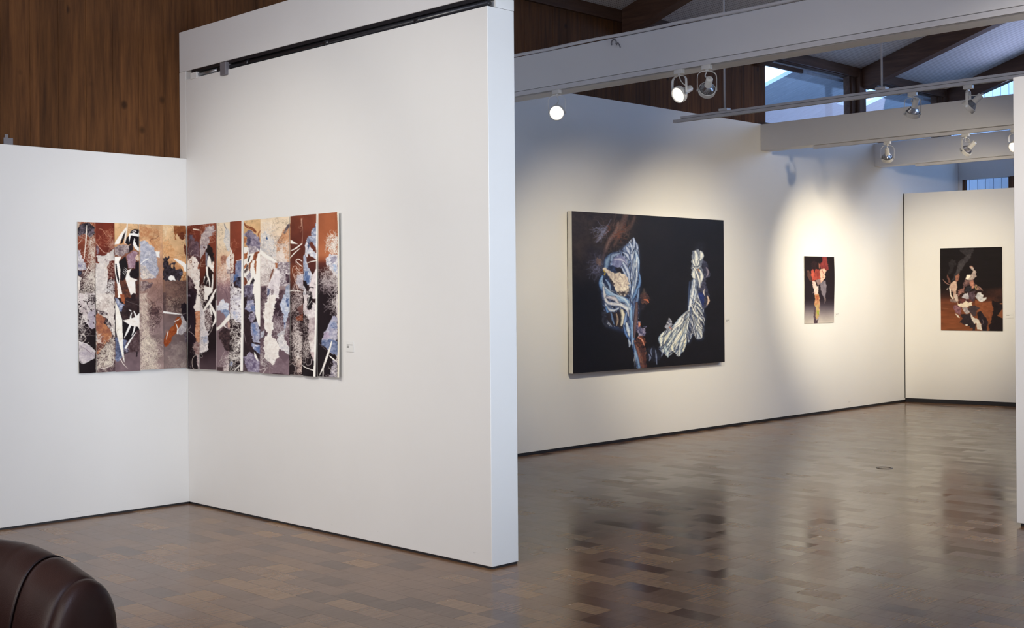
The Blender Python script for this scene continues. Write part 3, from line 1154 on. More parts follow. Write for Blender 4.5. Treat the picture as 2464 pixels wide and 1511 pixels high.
    def vgrad(self, pts, stops, seed=0, amt=0.06, size=20, sx=1.0, sy=1.0):
        """vertical gradient, stops = [(y in zoom coords, colour)]"""
        m = self.mask(pts)
        ys = self.P([(0, s[0]) for s in stops])[:, 1]
        Y = np.arange(self.h)
        g = np.stack([np.interp(Y, ys, [s[1][k] for s in stops]) for k in range(3)], 1)[:, None, :]
        n = (self.nz(size, 4, seed, sx, sy)[..., None] - 0.5) * 2 * amt + 1
        self.put(m, g * n)

    def curve(self, pts, step=0.35):
        p = self.P(pts)
        n = len(p)
        out = []
        for i in range(n - 1):
            p0, p1, p2, p3 = p[max(i - 1, 0)], p[i], p[i + 1], p[min(i + 2, n - 1)]
            k = max(int(np.hypot(*(p2 - p1)) / (step * self.ss)), 2)
            t = np.linspace(0, 1, k, endpoint=False)[:, None]
            out.append(0.5 * (2 * p1 + (p2 - p0) * t + (2 * p0 - 5 * p1 + 4 * p2 - p3) * t ** 2 + (3 * p1 - p0 - 3 * p2 + p3) * t ** 3))
        out.append(p[-1:])
        return np.concatenate(out)

    def field(self, cp, wid):
        """signed position across a stroke: returns bbox and distance / half-width"""
        n = len(cp)
        W = np.interp(np.linspace(0, 1, n), np.linspace(0, 1, len(wid)), wid) * self.ss / self.z[2] / 2
        W = np.maximum(W, 0.3)
        pad = int(W.max()) + 3
        xa, ya = np.maximum(np.floor(cp.min(0)).astype(int) - pad, 0)
        xb, yb = min(int(cp[:, 0].max()) + pad, self.w), min(int(cp[:, 1].max()) + pad, self.h)
        if xb <= xa or yb <= ya:
            return None
        D = np.full((yb - ya, xb - xa), 9.0, np.float32)
        A = np.full_like(D, 5.0)
        for i in range(n):
            x, y = cp[i]
            r = W[i] * 1.25 + 1
            ia, ib = max(int(x - r) - xa, 0), min(int(x + r) + 2 - xa, D.shape[1])
            ja, jb = max(int(y - r) - ya, 0), min(int(y + r) + 2 - ya, D.shape[0])
            if ib <= ia or jb <= ja:
                continue
            X = np.arange(ia, ib)[None, :] + xa + 0.5 - x
            Y = np.arange(ja, jb)[:, None] + ya + 0.5 - y
            d = np.hypot(X, Y) / W[i]
            s = D[ja:jb, ia:ib]
            u = d < s
            s[u] = d[u]
            A[ja:jb, ia:ib][u] = W[i]
        return (slice(ya, yb), slice(xa, xb)), D, A

    def stroke(self, pts, wid, col, alpha=1.0, soft=0.0):
        if np.isscalar(wid):
            wid = [wid, wid]
        f = self.field(self.curve(pts), wid)
        if f is None:
            return
        s, D, A = f
        e = np.clip((1 - D) * np.maximum(A, 0.01) + 0.5, 0, 1) if soft == 0 else np.clip((1 - D) / soft, 0, 1)
        m = e * alpha
        if self.clipm is not None:
            m = m * self.clipm[s]
        self.a[s] += (np.asarray(col, np.float32) - self.a[s]) * m[..., None]

    def blade(self, pts, wid, core, edge, line=None, alpha=1.0):
        """leaf-like stroke: light core, coloured edge, dark outline"""
        if np.isscalar(wid):
            wid = [wid, wid]
        if line is not None:
            self.stroke(pts, [w + 3.5 for w in wid], line, alpha * 0.85)
        f = self.field(self.curve(pts), wid)
        if f is None:
            return
        s, D, A = f
        m = np.clip((1 - D) * np.maximum(A, 0.01) + 0.5, 0, 1) * alpha
        if self.clipm is not None:
            m = m * self.clipm[s]
        n = self.nz(4, 3, 21)[s]
        t = np.clip(D ** 1.5 * 1.1 + (n - 0.5) * 0.5, 0, 1)[..., None]
        c = np.asarray(core, np.float32) * (1 - t) + np.asarray(edge, np.float32) * t
        self.a[s] += (c - self.a[s]) * m[..., None]

    def fibres(self, pts, n, length, wid, col, curl=1.0, down=0.0, alpha=0.9, jit=34, col2=None):
        """curly threads started inside a polygon"""
        p = self.P(pts)
        m = self.mask(pts)
        ys, xs = np.nonzero(m)
        if len(xs) == 0:
            return
        z = self.z
        self.z = (0.0, 0.0, 1.0)
        for k in range(n):
            i = self.rng.randint(len(xs))
            x, y = xs[i] / self.ss + self.x0, ys[i] / self.ss + self.y0
            a = self.rng.uniform(0, 2 * math.pi) if down == 0 else math.pi / 2 + self.rng.normal(0, 1.0 / down)
            da = self.rng.normal(0, 0.22) * curl
            L = length / z[2] * self.rng.uniform(0.5, 1.4)
            st = 1.6
            q = []
            for _ in range(max(int(L / st), 3)):
                q.append((x, y))
                da = da * 0.92 + self.rng.normal(0, 0.13) * curl
                a += da
                x += math.cos(a) * st
                y += math.sin(a) * st
            t = self.rng.rand()
            cc = np.asarray(col, float) if col2 is None else np.asarray(col, float) * t + np.asarray(col2, float) * (1 - t)
            cc = np.clip(cc + self.rng.uniform(-jit, jit * 0.4), 0, 255)
            self.stroke(q, wid * 0.48 / z[2], cc, alpha)
        self.z = z

    def streaks(self, pts, n, length, wid, col, ang, spread=0.2, bend=0.25, alpha=0.7, jit=30):
        """fine brush lines laid along one direction inside a polygon; ang in degrees, 90 = straight down"""
        m = self.mask(pts)
        ys, xs = np.nonzero(m)
        if len(xs) == 0:
            return
        old = self.clipm
        self.clipm = m.astype(np.float32) if old is None else old * m
        z = self.z
        self.z = (0.0, 0.0, 1.0)
        for k in range(n):
            i = self.rng.randint(len(xs))
            x, y = xs[i] / self.ss + self.x0, ys[i] / self.ss + self.y0
            a = math.radians(ang) + self.rng.normal(0, spread)
            L = length / z[2] * self.rng.uniform(0.5, 1.5)
            b = self.rng.normal(0, bend)
            q = [(x + math.cos(a + b * t) * L * (t - 0.5), y + math.sin(a + b * t) * L * (t - 0.5)) for t in (0, 0.33, 0.66, 1)]
            cc = np.clip(np.asarray(col, float) + self.rng.uniform(-jit, jit), 0, 255)
            w = wid / z[2] * self.rng.uniform(0.5, 1.4)
            self.stroke(q, [w * 0.3, w, w, w * 0.3], cc, alpha)
        self.z = z
        self.clipm = old

    def veins(self, size=5, amt=0.45, thr=120):
        """creases of the crumpled pale papers"""
        a = self.a
        lum = a.mean(-1)
        r = np.abs(self.nz(size, 4, 61) - 0.5) * 2
        r2 = np.abs(self.nz(size * 0.5, 3, 63, 1.0, 1.8) - 0.5) * 2
        line = np.clip(1 - r / 0.10, 0, 1) * 0.9 + np.clip(1 - r2 / 0.09, 0, 1) * 0.7
        patch = np.clip((self.nz(16, 3, 64) - 0.42) * 4, 0, 1)
        w = np.clip((lum - thr) / 60.0, 0, 1) * np.clip((226 - lum) / 10.0, 0.0, 1) * patch
        self.a = a * (1 - np.clip(line, 0, 1) * amt * w)[..., None]

    def result(self):
        s = self.ss
        h, w = self.h // s, self.w // s
        return self.a[:h * s, :w * s].reshape(h, s, w, s, 3).mean((1, 3))


def homography(src, dst):
    A = []
    for (x, y), (u, v) in zip(src, dst):
        A.append([x, y, 1, 0, 0, 0, -u * x, -u * y, -u])
        A.append([0, 0, 0, x, y, 1, -v * x, -v * y, -v])
    return np.linalg.svd(np.array(A, float))[2][-1].reshape(3, 3)


def sample(img, x, y):
    h, w = img.shape[:2]
    x = np.clip(x - 0.5, 0, w - 1.001)
    y = np.clip(y - 0.5, 0, h - 1.001)
    i, j = x.astype(int), y.astype(int)
    a, b = (x - i)[..., None], (y - j)[..., None]
    return (img[j, i] * (1 - a) + img[j, i + 1] * a) * (1 - b) + (img[j + 1, i] * (1 - a) + img[j + 1, i + 1] * a) * b


def sheet(name, pos, cols, back, nu, nv, mat, parent, edge=(0.75, 0.73, 0.68)):
    """a thin solid sheet: pos (nv, nu, 3) front surface, back = offset vector to the rear face"""
    front = pos.reshape(-1, 3)
    rear = front + np.asarray(back)
    N = nu * nv
    idx = np.arange(N).reshape(nv, nu)
    q = np.stack([idx[:-1, :-1], idx[1:, :-1], idx[1:, 1:], idx[:-1, 1:]], -1).reshape(-1, 4)
    rim = np.concatenate([idx[0, :], idx[1:, -1], idx[-1, -2::-1], idx[-2:0:-1, 0]])
    R = len(rim)
    verts = np.concatenate([front, rear, front[rim], rear[rim]])
    a = 2 * N + np.arange(R)
    b = 2 * N + R + np.arange(R)
    sidef = np.stack([a, np.roll(a, -1), np.roll(b, -1), b], -1)
    faces = np.concatenate([q, q[:, ::-1] + N, sidef]).tolist()
    me = bpy.data.meshes.new(name)
    me.from_pydata(verts.tolist(), [], faces)
    attr = me.color_attributes.new('paint', 'FLOAT_COLOR', 'POINT')
    c = np.ones((len(verts), 4), np.float32)
    c[:N, :3] = cols.reshape(-1, 3)
    c[N:, :3] = edge
    attr.data.foreach_set('color', c.ravel())
    me.materials.append(mat)
    o = bpy.data.objects.new(name, me)
    COL.objects.link(o)
    if parent is not None:
        o.parent = parent
    return o


def tolin(img, gain=0.97):
    v = np.clip(img, 0, 255) / 255.0
    return np.where(v <= 0.04045, v / 12.92, ((v + 0.055) / 1.055) ** 2.4) * gain

# ------------------------------------------------------------------ picture: folded paper strips
def paint_strips():
    p = Paint(184, 500, 826, 916, 2, 5)
    CR, WH, BK, BR, TAN, MAU = (236, 224, 208), (248, 242, 234), (30, 20, 25), (112, 58, 40), (208, 168, 128), (124, 106, 112)
    full = lambda a, b: [(a, 500), (b, 500), (b, 916), (a, 916)]

    def strip(a, b):
        p.zoom(0, 0, 1)
        p.clip(full(a, b))
        return full(a, b)
    F1, F2, F3, F4 = (186, 525, 7.95), (186, 710, 7.75), (336, 530, 7.95), (336, 710, 7.75)
    F5, F6, F7, F8 = (456, 530, 7.95), (456, 715, 7.95), (580, 510, 7.37), (580, 710, 7.37)
    F9, F10 = (690, 505, 7.19), (690, 710, 7.37)

    # strip 1
    b = strip(184, 233)
    p.vgrad(b, [(530, (138, 78, 52)), (630, (110, 56, 42)), (660, (58, 34, 36)), (700, (36, 24, 28)), (900, (30, 20, 24))], 1, 0.10)
    p.zoom(*F1)
    p.fibres([(20, 60), (380, 60), (380, 140), (20, 160)], 40, 140, 8, CR, 1.2)
    p.poly([(20, 210), (110, 100), (210, 70), (370, 170), (365, 290), (270, 370), (180, 290), (40, 340)], (34, 28, 34), (120, 108, 116), 9, 3, 2.0)
    p.poly([(20, 60), (90, 80), (70, 160), (20, 210)], (200, 185, 170), (150, 110, 90), 4, 2, 1.5)
    p.fibres([(20, 290), (200, 290), (140, 380), (20, 400)], 22, 90, 9, (190, 180, 182), 1.4)
    p.poly([(20, 600), (90, 600), (105, 720), (175, 860), (190, 930), (170, 990), (30, 990)], (222, 214, 210), (150, 146, 160), 7, 5, 2.0)
    p.poly([(30, 880), (110, 880), (100, 930), (30, 930)], (96, 92, 120), (170, 165, 175), 4, 6, 1.0)
    p.poly([(20, 1000), (110, 1000), (90, 1100), (30, 1080)], (70, 78, 100), (40, 34, 42), 4, 7, 1.5)
    p.poly([(20, 1090), (115, 1130), (80, 1190), (75, 1330), (40, 1520), (20, 1520)], (232, 222, 212), (190, 178, 172), 8, 8, 1.5)
    p.fibres([(290, 330), (380, 330), (380, 800), (270, 800), (240, 640)], 130, 200, 9, CR, 1.0, 1.0)
    p.fibres([(300, 780), (380, 780), (380, 1200), (270, 1200)], 120, 240, 10, CR, 0.7, 1.8)
    p.fibres([(170, 1080), (380, 1000), (380, 1520), (70, 1520), (90, 1250)], 190, 190, 9, CR, 1.2)
    p.stroke([(205, 130), (196, 300), (185, 480), (165, 640), (158, 770)], [10, 26, 22, 18, 12], CR)
    p.stroke([(240, 930), (190, 1010), (150, 1100)], [18, 14, 5], CR)
    p.stroke([(35, 490), (80, 450), (110, 400)], [12, 8, 5], CR)
    p.zoom(*F2)
    p.poly([(40, -40), (360, -40), (365, 600), (270, 620), (190, 520), (100, 400), (60, 300), (40, 120)], (226, 216, 208), (176, 160, 160), 8, 11, 2.5, holes=(4, 0.16))
    p.poly([(230, 0), (360, 0), (360, 150), (300, 140), (240, 90)], BK, (200, 190, 182), 3, 12, 2.0, c=2.2)
    p.poly([(210, 330), (365, 250), (365, 610), (270, 620), (200, 520)], (196, 186, 190), (160, 148, 160), 9, 13, 1.5)
    for q in ((235, 215), (325, 505), (345, 380), (220, 460), (285, 270)):
        p.stroke([(q[0], q[1]), (q[0] + 12, q[1] + 30)], [22, 10], (60, 46, 54))
    p.fibres([(30, 280), (120, 380), (180, 520), (160, 760), (50, 800), (30, 500)], 60, 260, 11, (214, 204, 196), 0.9, 1.5)
    p.stroke([(90, 720), (150, 750), (178, 800), (150, 850), (110, 880)], 9, CR)
    p.stroke([(175, 905), (235, 875)], [6, 9], CR)
    p.poly([(40, 850), (110, 880), (200, 910), (300, 990), (365, 1050), (345, 1170), (280, 1200), (120, 1275), (50, 1215), (40, 1100)], (216, 206, 200), (168, 156, 164), 7, 14, 1.0, sx=2.0)
    p.stroke([(40, 860), (200, 912), (300, 985), (360, 1045)], 8, WH)
    p.stroke([(50, 1215), (120, 1272), (270, 1205), (345, 1172)], 9, WH)
    p.stroke([(70, 940), (180, 1010), (330, 1130)], [6, 14, 4], (110, 94, 104), 0.7)

    # strip 2
    b = strip(233, 280)
    p.vgrad(b, [(530, (112, 50, 34)), (600, (104, 46, 34)), (690, (74, 34, 32)), (720, (40, 26, 30)), (860, (74, 56, 58)), (900, (92, 74, 78))], 2, 0.08)
    p.zoom(*F1)
    p.fibres([(560, 200), (735, 220), (735, 620), (640, 620), (600, 420), (400, 520), (390, 420), (560, 380)], 46, 230, 8, (196, 144, 118), 1.1)
    p.fibres([(650, 380), (735, 380), (735, 620), (640, 620)], 44, 120, 8, (214, 184, 164), 1.2)
    p.stroke([(440, 200), (500, 215), (560, 300), (600, 350)], 8, (206, 156, 128))
    p.stroke([(390, 480), (450, 560), (510, 630), (560, 660), (620, 655)], 10, (214, 180, 160))
    p.stroke([(430, 310), (460, 350), (440, 400), (395, 405)], 7, (190, 130, 105))
    p.poly([(385, 520), (430, 530), (450, 640), (400, 690)], (150, 134, 142), (70, 50, 56), 4, 21, 1.5)
    p.poly([(400, 720), (560, 700), (640, 650), (740, 570), (745, 800), (640, 830), (605, 900), (605, 1230), (540, 1520), (345, 1520), (370, 860), (425, 850)], (226, 216, 206), (188, 178, 172), 8, 22, 2.0)
    p.poly([(540, 780), (610, 770), (640, 830), (560, 840)], (236, 228, 220), (120, 100, 100), 3, 23, 1.5)
    p.stroke([(385, 840), (430, 850)], 24, (110, 54, 38))
    p.fibres([(605, 880), (735, 830), (735, 1200), (605, 1230)], 34, 200, 9, (232, 214, 196), 0.7)
    p.poly([(605, 1170), (735, 1170), (735, 1520), (560, 1520)], (44, 26, 28))
    p.fibres([(605, 1220), (735, 1200), (735, 1520), (550, 1520)], 120, 130, 12, WH, 1.3)
    p.zoom(*F2)
    p.poly([(365, -30), (725, -30), (725, 800), (640, 640), (560, 430), (400, 360), (365, 260)], (236, 226, 214), (196, 182, 172), 6, 24, 2.5)
    p.fibres([(365, 0), (725, 0), (725, 700), (560, 430), (365, 260)], 120, 130, 8, (170, 150, 142), 1.4, 0, 0.6)
    p.poly([(370, 260), (470, 290), (580, 330), (570, 380), (440, 360)], (46, 32, 36), (200, 190, 184), 4, 25, 2.0, c=2.0)
    p.poly([(365, 345), (450, 370), (545, 440), (510, 520), (600, 600), (680, 745), (610, 860), (500, 960), (380, 1130), (365, 600)], (178, 120, 84), (122, 76, 64), 9, 26, 2.5)
    p.poly([(560, 420), (670, 560), (650, 690), (540, 500)], (46, 34, 38), (226, 214, 204), 4, 27, 1.0, c=2.4)
    p.fibres([(365, 700), (440, 700), (480, 880), (370, 950)], 60, 90, 10, (238, 230, 222), 1.2)
    p.poly([(400, 900), (520, 900), (480, 1000), (380, 1040)], (82, 50, 46), (120, 80, 66), 5, 28, 2.0)
    p.fibres([(700, 780), (610, 870), (480, 1050), (370, 1250), (375, 1430), (450, 1340), (640, 1340), (710, 1150)], 330, 160, 10, (240, 226, 206), 1.1)
    p.stroke([(705, 1160), (680, 1290), (560, 1350), (450, 1370)], 12, CR)

    # strip 3
    b = strip(280, 340)
    p.vgrad(b, [(530, (212, 172, 132)), (580, (206, 160, 116)), (612, (120, 78, 60)), (660, (60, 36, 34)), (720, (48, 34, 36)), (800, (44, 34, 38)), (840, (110, 92, 96)), (900, (116, 98, 102))], 3, 0.10)
    p.zoom(*F1)
    p.poly([(745, 480), (830, 400), (960, 460), (1040, 510), (1000, 640), (745, 640)], (216, 168, 122), (180, 120, 84), 8, 30, 1)
    p.poly([(958, 170), (985, 230), (940, 300), (860, 420), (830, 490), (745, 500), (760, 450), (850, 310)], CR, (250, 244, 236), 6, 31)
    p.poly([(960, 230), (900, 330), (850, 490), (890, 480), (920, 400), (945, 320)], (34, 24, 26))
    p.stroke([(988, 90), (975, 220), (950, 350), (945, 480)], [18, 30, 34, 30], CR)
    p.poly([(1020, 330), (1060, 240), (1130, 205), (1225, 215), (1225, 560), (1110, 470), (1000, 510), (945, 470), (975, 370)], (26, 18, 24))
    p.poly([(1020, 290), (1120, 280), (1200, 300), (1228, 260), (1228, 355), (1060, 325), (1020, 470), (1015, 380)], WH)
    p.poly([(1060, 240), (1140, 225), (1180, 250), (1110, 290)], (40, 30, 34), WH, 3, 32, 1, c=2.5)
    p.poly([(1090, 490), (1130, 370), (1190, 490), (1228, 570), (1228, 640), (1140, 580)], WH)
    p.poly([(1130, 420), (1160, 420), (1225, 540), (1200, 550)], (26, 18, 24))
    p.poly([(755, 560), (850, 500), (1040, 510), (1010, 640), (900, 730), (755, 700)], (190, 176, 170), (96, 80, 84), 6, 33, 2.5)
    p.poly([(1020, 520), (1100, 470), (1110, 600), (1000, 660)], (30, 22, 28), (70, 56, 64), 5, 34, 2)
    p.poly([(965, 710), (1120, 620), (1200, 650), (1190, 770), (1150, 830), (1145, 960), (1000, 950)], (176, 150, 158), (128, 98, 112), 8, 35, 2)
    p.poly([(1160, 700), (1228, 690), (1228, 820), (1150, 800)], (206, 158, 122), (230, 222, 214), 6, 36, 2)
    p.poly([(825, 830), (950, 720), (990, 930), (960, 1090), (880, 1230), (850, 980)], (28, 20, 24))
    p.poly([(1030, 1010), (1150, 960), (1150, 840), (1228, 825), (1228, 1110), (1180, 1150), (1050, 1140), (1020, 1080)], (26, 18, 24), (44, 34, 40), 8, 37)
    for k in range(4):
        p.stroke([(930 - k * 12, 940 + k * 30), (985 - k * 18, 990 + k * 26)], [5, 13], WH)
    p.poly([(860, 1200), (960, 1150), (1050, 1430), (1040, 1520), (880, 1520)], (116, 72, 52), (60, 38, 36), 6, 38, 2)
    p.poly([(1140, 1180), (1228, 1180), (1228, 1520), (1140, 1520)], (94, 62, 54), (44, 32, 36), 7, 39, 2)
    p.poly([(980, 1000), (1070, 955), (1020, 1060), (1045, 1130), (1195, 1180), (1140, 1205), (1152, 1440), (1100, 1430), (1050, 1475), (1000, 1330), (945, 1160)], WH, CR, 9, 40)
    p.poly([(745, 735), (880, 725), (825, 830), (855, 980), (840, 1230), (870, 1360), (900, 1520), (800, 1520), (790, 1250), (745, 980)], WH, CR, 8, 41)
    p.poly([(760, 870), (785, 870), (800, 1020), (830, 1160), (825, 1240), (795, 1160), (770, 1010)], (26, 18, 24))
    p.poly([(745, 1190), (790, 1250), (805, 1520), (745, 1520)], (122, 78, 58), (80, 46, 40), 5, 42, 1)
    p.zoom(*F2)
    p.poly([(820, -20), (900, -20), (915, 150), (930, 180), (850, 110)], (140, 78, 50), (176, 110, 74), 4, 43, 1)
    p.poly([(735, 30), (790, 60), (820, 140), (910, 170), (870, 290), (830, 320), (770, 200)], (196, 196, 204), (78, 92, 128), 5, 44, 2)
    p.poly([(880, 200), (1190, 0), (1190, 330), (1100, 400), (880, 460), (840, 330)], (40, 28, 30), (72, 54, 54), 9, 45)
    p.stroke([(935, 100), (1060, 150), (1190, 190)], 5, (150, 140, 136))
    p.poly([(865, 480), (1020, 560), (1190, 600), (1190, 640), (1110, 700), (940, 870), (865, 800)], (24, 16, 22))
    p.poly([(930, 980), (1110, 700), (1190, 640), (1190, 1060), (930, 1060)], (62, 44, 46), (110, 92, 94), 7, 46, 2)
    p.poly([(735, 770), (940, 850), (915, 1000), (830, 1200), (765, 1245), (735, 1195)], (132, 140, 166), (56, 62, 88), 6, 47, 2)
    p.poly([(870, 980), (970, 990), (960, 1090), (880, 1110)], (36, 26, 34), (150, 146, 160), 3, 48, 2, c=2.0)
    p.poly([(1120, 1050), (1150, 1050), (1140, 1150), (1110, 1150)], (50, 38, 42))
    p.poly([(868, 470), (1000, 440), (1110, 408), (1195, 330), (1195, 650), (1160, 590), (1040, 575), (940, 520)], WH, CR, 7, 49)
    p.stroke([(985, 270), (1022, 292)], [8, 26], WH)
    p.stroke([(1040, 330), (1020, 380), (1015, 430)], [14, 24, 36], WH)
    p.stroke([(1080, 300), (1100, 340), (1120, 390)], [16, 28, 40], WH)
    p.stroke([(1010, 555), (950, 680), (890, 800)], [44, 40, 6], WH)
    p.stroke([(1095, 590), (1070, 680), (1030, 760)], [36, 32, 5], WH)
    p.stroke([(1120, 690), (1020, 820), (920, 975)], [8, 26, 40], WH)
    p.poly([(735, 95), (800, 250), (858, 450), (866, 700), (872, 960), (897, 1270), (850, 1130), (800, 900), (745, 660)], (246, 240, 226), (228, 218, 200), 12, 50)
    p.stroke([(820, 1190), (880, 1290), (950, 1365)], [16, 12, 4], CR)

    # strip 4
    b = strip(340, 398)
    p.vgrad(b, [(530, (206, 166, 126)), (600, (196, 150, 116)), (660, (168, 130, 112)), (700, (140, 112, 104)), (780, (132, 112, 110)), (900, (146, 126, 122))], 4, 0.12)
    p.zoom(*F3)
    p.poly([(40, 100), (400, 180), (430, 300), (300, 350), (40, 370)], (176, 122, 86), (206, 164, 124), 8, 52, 3)
    p.poly([(200, 370), (430, 330), (440, 560), (330, 560)], (190, 134, 94), (214, 168, 126), 6, 53, 3)
    p.fibres([(60, 150), (440, 150), (450, 600), (300, 520)], 34, 170, 5, (130, 84, 62), 1.0, 0, 0.6)
    p.stroke([(240, 400), (260, 360), (350, 350), (410, 290)], 7, (90, 52, 40))
    p.poly([(45, 410), (100, 375), (150, 400), (290, 500), (340, 590), (420, 600), (425, 720), (365, 700), (380, 850), (408, 960), (345, 1110), (80, 1140), (45, 1000)], (204, 202, 206), (142, 146, 164), 6, 54, 2)
    p.poly([(340, 590), (425, 600), (420, 720), (370, 690)], WH)
    p.poly([(50, 860), (130, 860), (230, 1000), (340, 1090), (100, 1140), (50, 1080)], (232, 216, 198), (176, 170, 172), 7, 55, 2)
    p.fibres([(60, 420), (400, 700), (380, 1050), (60, 900)], 60, 170, 5, (110, 112, 132), 0.9, 0, 0.55)
    p.stroke([(60, 830), (130, 770), (200, 735)], [12, 18, 22], WH)
    p.poly([(45, 1180), (140, 1160), (285, 1215), (240, 1290), (110, 1360), (45, 1345)], (190, 174, 164), (92, 72, 74), 7, 56, 2.5)
    p.poly([(150, 1250), (285, 1215), (240, 1290), (150, 1330)], (70, 54, 60), (120, 100, 102), 4, 57, 2)
    p.fibres([(300, 1150), (480, 1000), (480, 1520), (300, 1520)], 40, 260, 5, (96, 70, 64), 0.6, 2, 0.6)
    p.zoom(*F4)
    p.fibres([(180, 60), (330, 90), (390, 350), (380, 600), (210, 620), (200, 300)], 60, 220, 11, (62, 44, 46), 1.3, 0, 0.8)
    p.poly([(190, 150), (330, 180), (400, 350), (230, 380), (200, 260)], (52, 36, 40), (96, 72, 70), 5, 58, 3, 0.8)
    p.fibres([(180, 40), (320, 60), (340, 250), (200, 300)], 24, 220, 7, (180, 150, 136), 1.1)
    p.fibres([(30, -40), (190, -40), (170, 600), (60, 620), (35, 300)], 220, 190, 8, (222, 204, 186), 1.0, 1.2)
    p.fibres([(90, 560), (200, 600), (230, 900), (120, 900)], 110, 240, 8, (226, 208, 188), 0.6, 2.4)
    p.fibres([(110, 760), (230, 760), (360, 980), (350, 1400), (30, 1400), (60, 900)], 330, 230, 8, (232, 216, 196), 0.8, 1.6)
    p.stroke([(200, 560), (290, 540), (325, 570), (280, 620)], 8, (206, 184, 166))
    p.stroke([(340, 1130), (390, 1165), (450, 1150), (470, 1120)], 7, (206, 184, 166))

    # strip 5
    b = strip(398, 457)
    p.vgrad(b, [(530, (224, 190, 150)), (600, (216, 172, 128)), (660, (176, 122, 84)), (676, (130, 98, 82)), (740, (108, 88, 84)), (790, (112, 96, 96)), (900, (140, 122, 118))], 5, 0.10)
    p.zoom(*F3)
    p.poly([(495, 400), (600, 380), (700, 540), (830, 650), (960, 640), (975, 1000), (900, 1040), (760, 800), (495, 720)], (206, 150, 104), (226, 180, 136), 12, 60, 3)
    p.poly([(495, 120), (600, 110), (570, 300), (520, 360), (495, 250)], (206, 164, 122), (232, 204, 168), 8, 61, 2)
    p.poly([(700, 100), (940, 100), (975, 270), (960, 330), (880, 380), (820, 340), (775, 255), (740, 300), (765, 370), (735, 375), (715, 230)], (128, 78, 48), (160, 104, 66), 7, 62, 1.5)
    p.poly([(775, 240), (900, 225), (935, 320), (880, 385), (820, 345)], (92, 50, 34), (126, 74, 48), 4, 63, 1)
    p.poly([(905, 520), (930, 460), (975, 540), (975, 700), (930, 650)], (96, 52, 38), (130, 80, 56), 4, 64, 1)
    p.poly([(930, 260), (975, 260), (975, 520), (940, 440)], (226, 210, 190), (120, 84, 70), 4, 65, 2)
    p.stroke([(590, 715), (760, 685), (930, 655)], 6, (232, 200, 160))
    p.stroke([(590, 722), (760, 694)], 4, (120, 74, 48))
    p.poly([(495, 710), (610, 705), (600, 860), (660, 800), (700, 790), (745, 880), (760, 950), (840, 935), (905, 1030), (850, 1110), (830, 1165), (495, 1160)], (34, 26, 30), (74, 66, 74), 5, 66, 3)
    p.poly([(650, 850), (700, 850), (690, 930), (650, 900)], (206, 158, 116))
    p.poly([(800, 1000), (880, 990), (890, 1040), (830, 1060)], (108, 112, 130), (60, 58, 70), 3, 67, 1.5)
    p.poly([(850, 1090), (975, 990), (975, 1170), (840, 1170)], (160, 102, 62), (228, 196, 156), 4, 68, 2, c=2)
    p.poly([(598, 1135), (606, 1085), (655, 1055), (710, 1075), (745, 1165), (690, 1150), (650, 1165)], WH)
    p.poly([(690, 735), (745, 730), (900, 800), (978, 860), (978, 985), (920, 985), (888, 890), (760, 790)], WH)
    p.poly([(540, 1160), (975, 1160), (975, 1520), (540, 1520)], (124, 98, 88), (86, 66, 64), 6, 69, 1, 0.8)
    p.fibres([(560, 1160), (975, 1160), (975, 1520), (560, 1520)], 90, 180, 5, (160, 136, 122), 0.9, 0, 0.6)
    p.fibres([(860, 1160), (975, 1200), (975, 1350), (800, 1280)], 40, 180, 6, (58, 40, 42), 0.3, 0, 0.7)
    p.zoom(*F4)
    p.poly([(460, -40), (540, -40), (540, 340), (460, 320)], (62, 46, 48), (92, 74, 74), 6, 70, 1, 0.7)
    p.fibres([(530, 60), (850, 60), (830, 300), (600, 280)], 90, 110, 6, (206, 190, 170), 1.3, 0, 0.7)
    p.fibres([(640, 100), (840, 100), (820, 270), (640, 270)], 40, 120, 9, (50, 36, 38), 1.2, 0, 0.8)
    p.poly([(820, 190), (900, 150), (965, 200), (965, 560), (930, 500), (860, 390), (830, 290)], (28, 20, 26), (52, 38, 46), 6, 71, 2)
    p.poly([(620, 960), (860, 880), (965, 1000), (965, 1380), (560, 1380)], (160, 144, 136), (120, 104, 104), 14, 72, 4, 0.8)
    p.poly([(880, 700), (960, 760), (960, 900), (900, 880)], (70, 56, 66), (150, 140, 144), 4, 73, 3, 0.9)
    p.poly([(485, 930), (500, 840), (545, 720), (620, 640), (720, 520), (705, 460), (760, 420), (815, 425), (845, 540), (740, 720), (650, 800), (640, 860), (570, 960), (520, 985)], (128, 62, 30), (156, 86, 48), 5, 74, 1.5)
    p.fibres([(560, 660), (720, 660), (720, 780), (560, 720)], 12, 140, 6, (196, 126, 84), 1.4)
    p.poly([(812, 400), (850, 375), (890, 460), (950, 540), (960, 640), (880, 720), (840, 755), (735, 745), (790, 640), (842, 545)], (214, 206, 200), (150, 140, 148), 6, 75, 2)
    p.poly([(715, 530), (745, 570), (775, 660), (760, 740), (735, 735), (750, 640)], WH)
    p.stroke([(575, 700), (555, 770), (540, 845)], [16, 14, 5], WH)
    p.stroke([(705, 500), (760, 480), (810, 440)], [18, 14, 5], WH)
    p.poly([(468, 302), (600, 325), (840, 366), (840, 378), (700, 370), (468, 345)], WH)
    p.stroke([(840, 372), (900, 362), (960, 335)], 5, CR)
    p.fibres([(720, 1300), (920, 1300), (920, 1380), (720, 1380)], 14, 150, 7, (210, 198, 186), 1.2)

    # strip 6
    b = strip(457, 487)
    p.vgrad(b, [(530, (114, 58, 42)), (570, (100, 50, 40)), (620, (80, 52, 56)), (700, (52, 36, 42)), (720, (34, 22, 30)), (900, (30, 20, 27))], 6, 0.08)
    p.zoom(*F5)
    p.fibres([(0, 100), (130, 100), (130, 280), (0, 280)], 16, 160, 6, (206, 160, 134), 0.7)
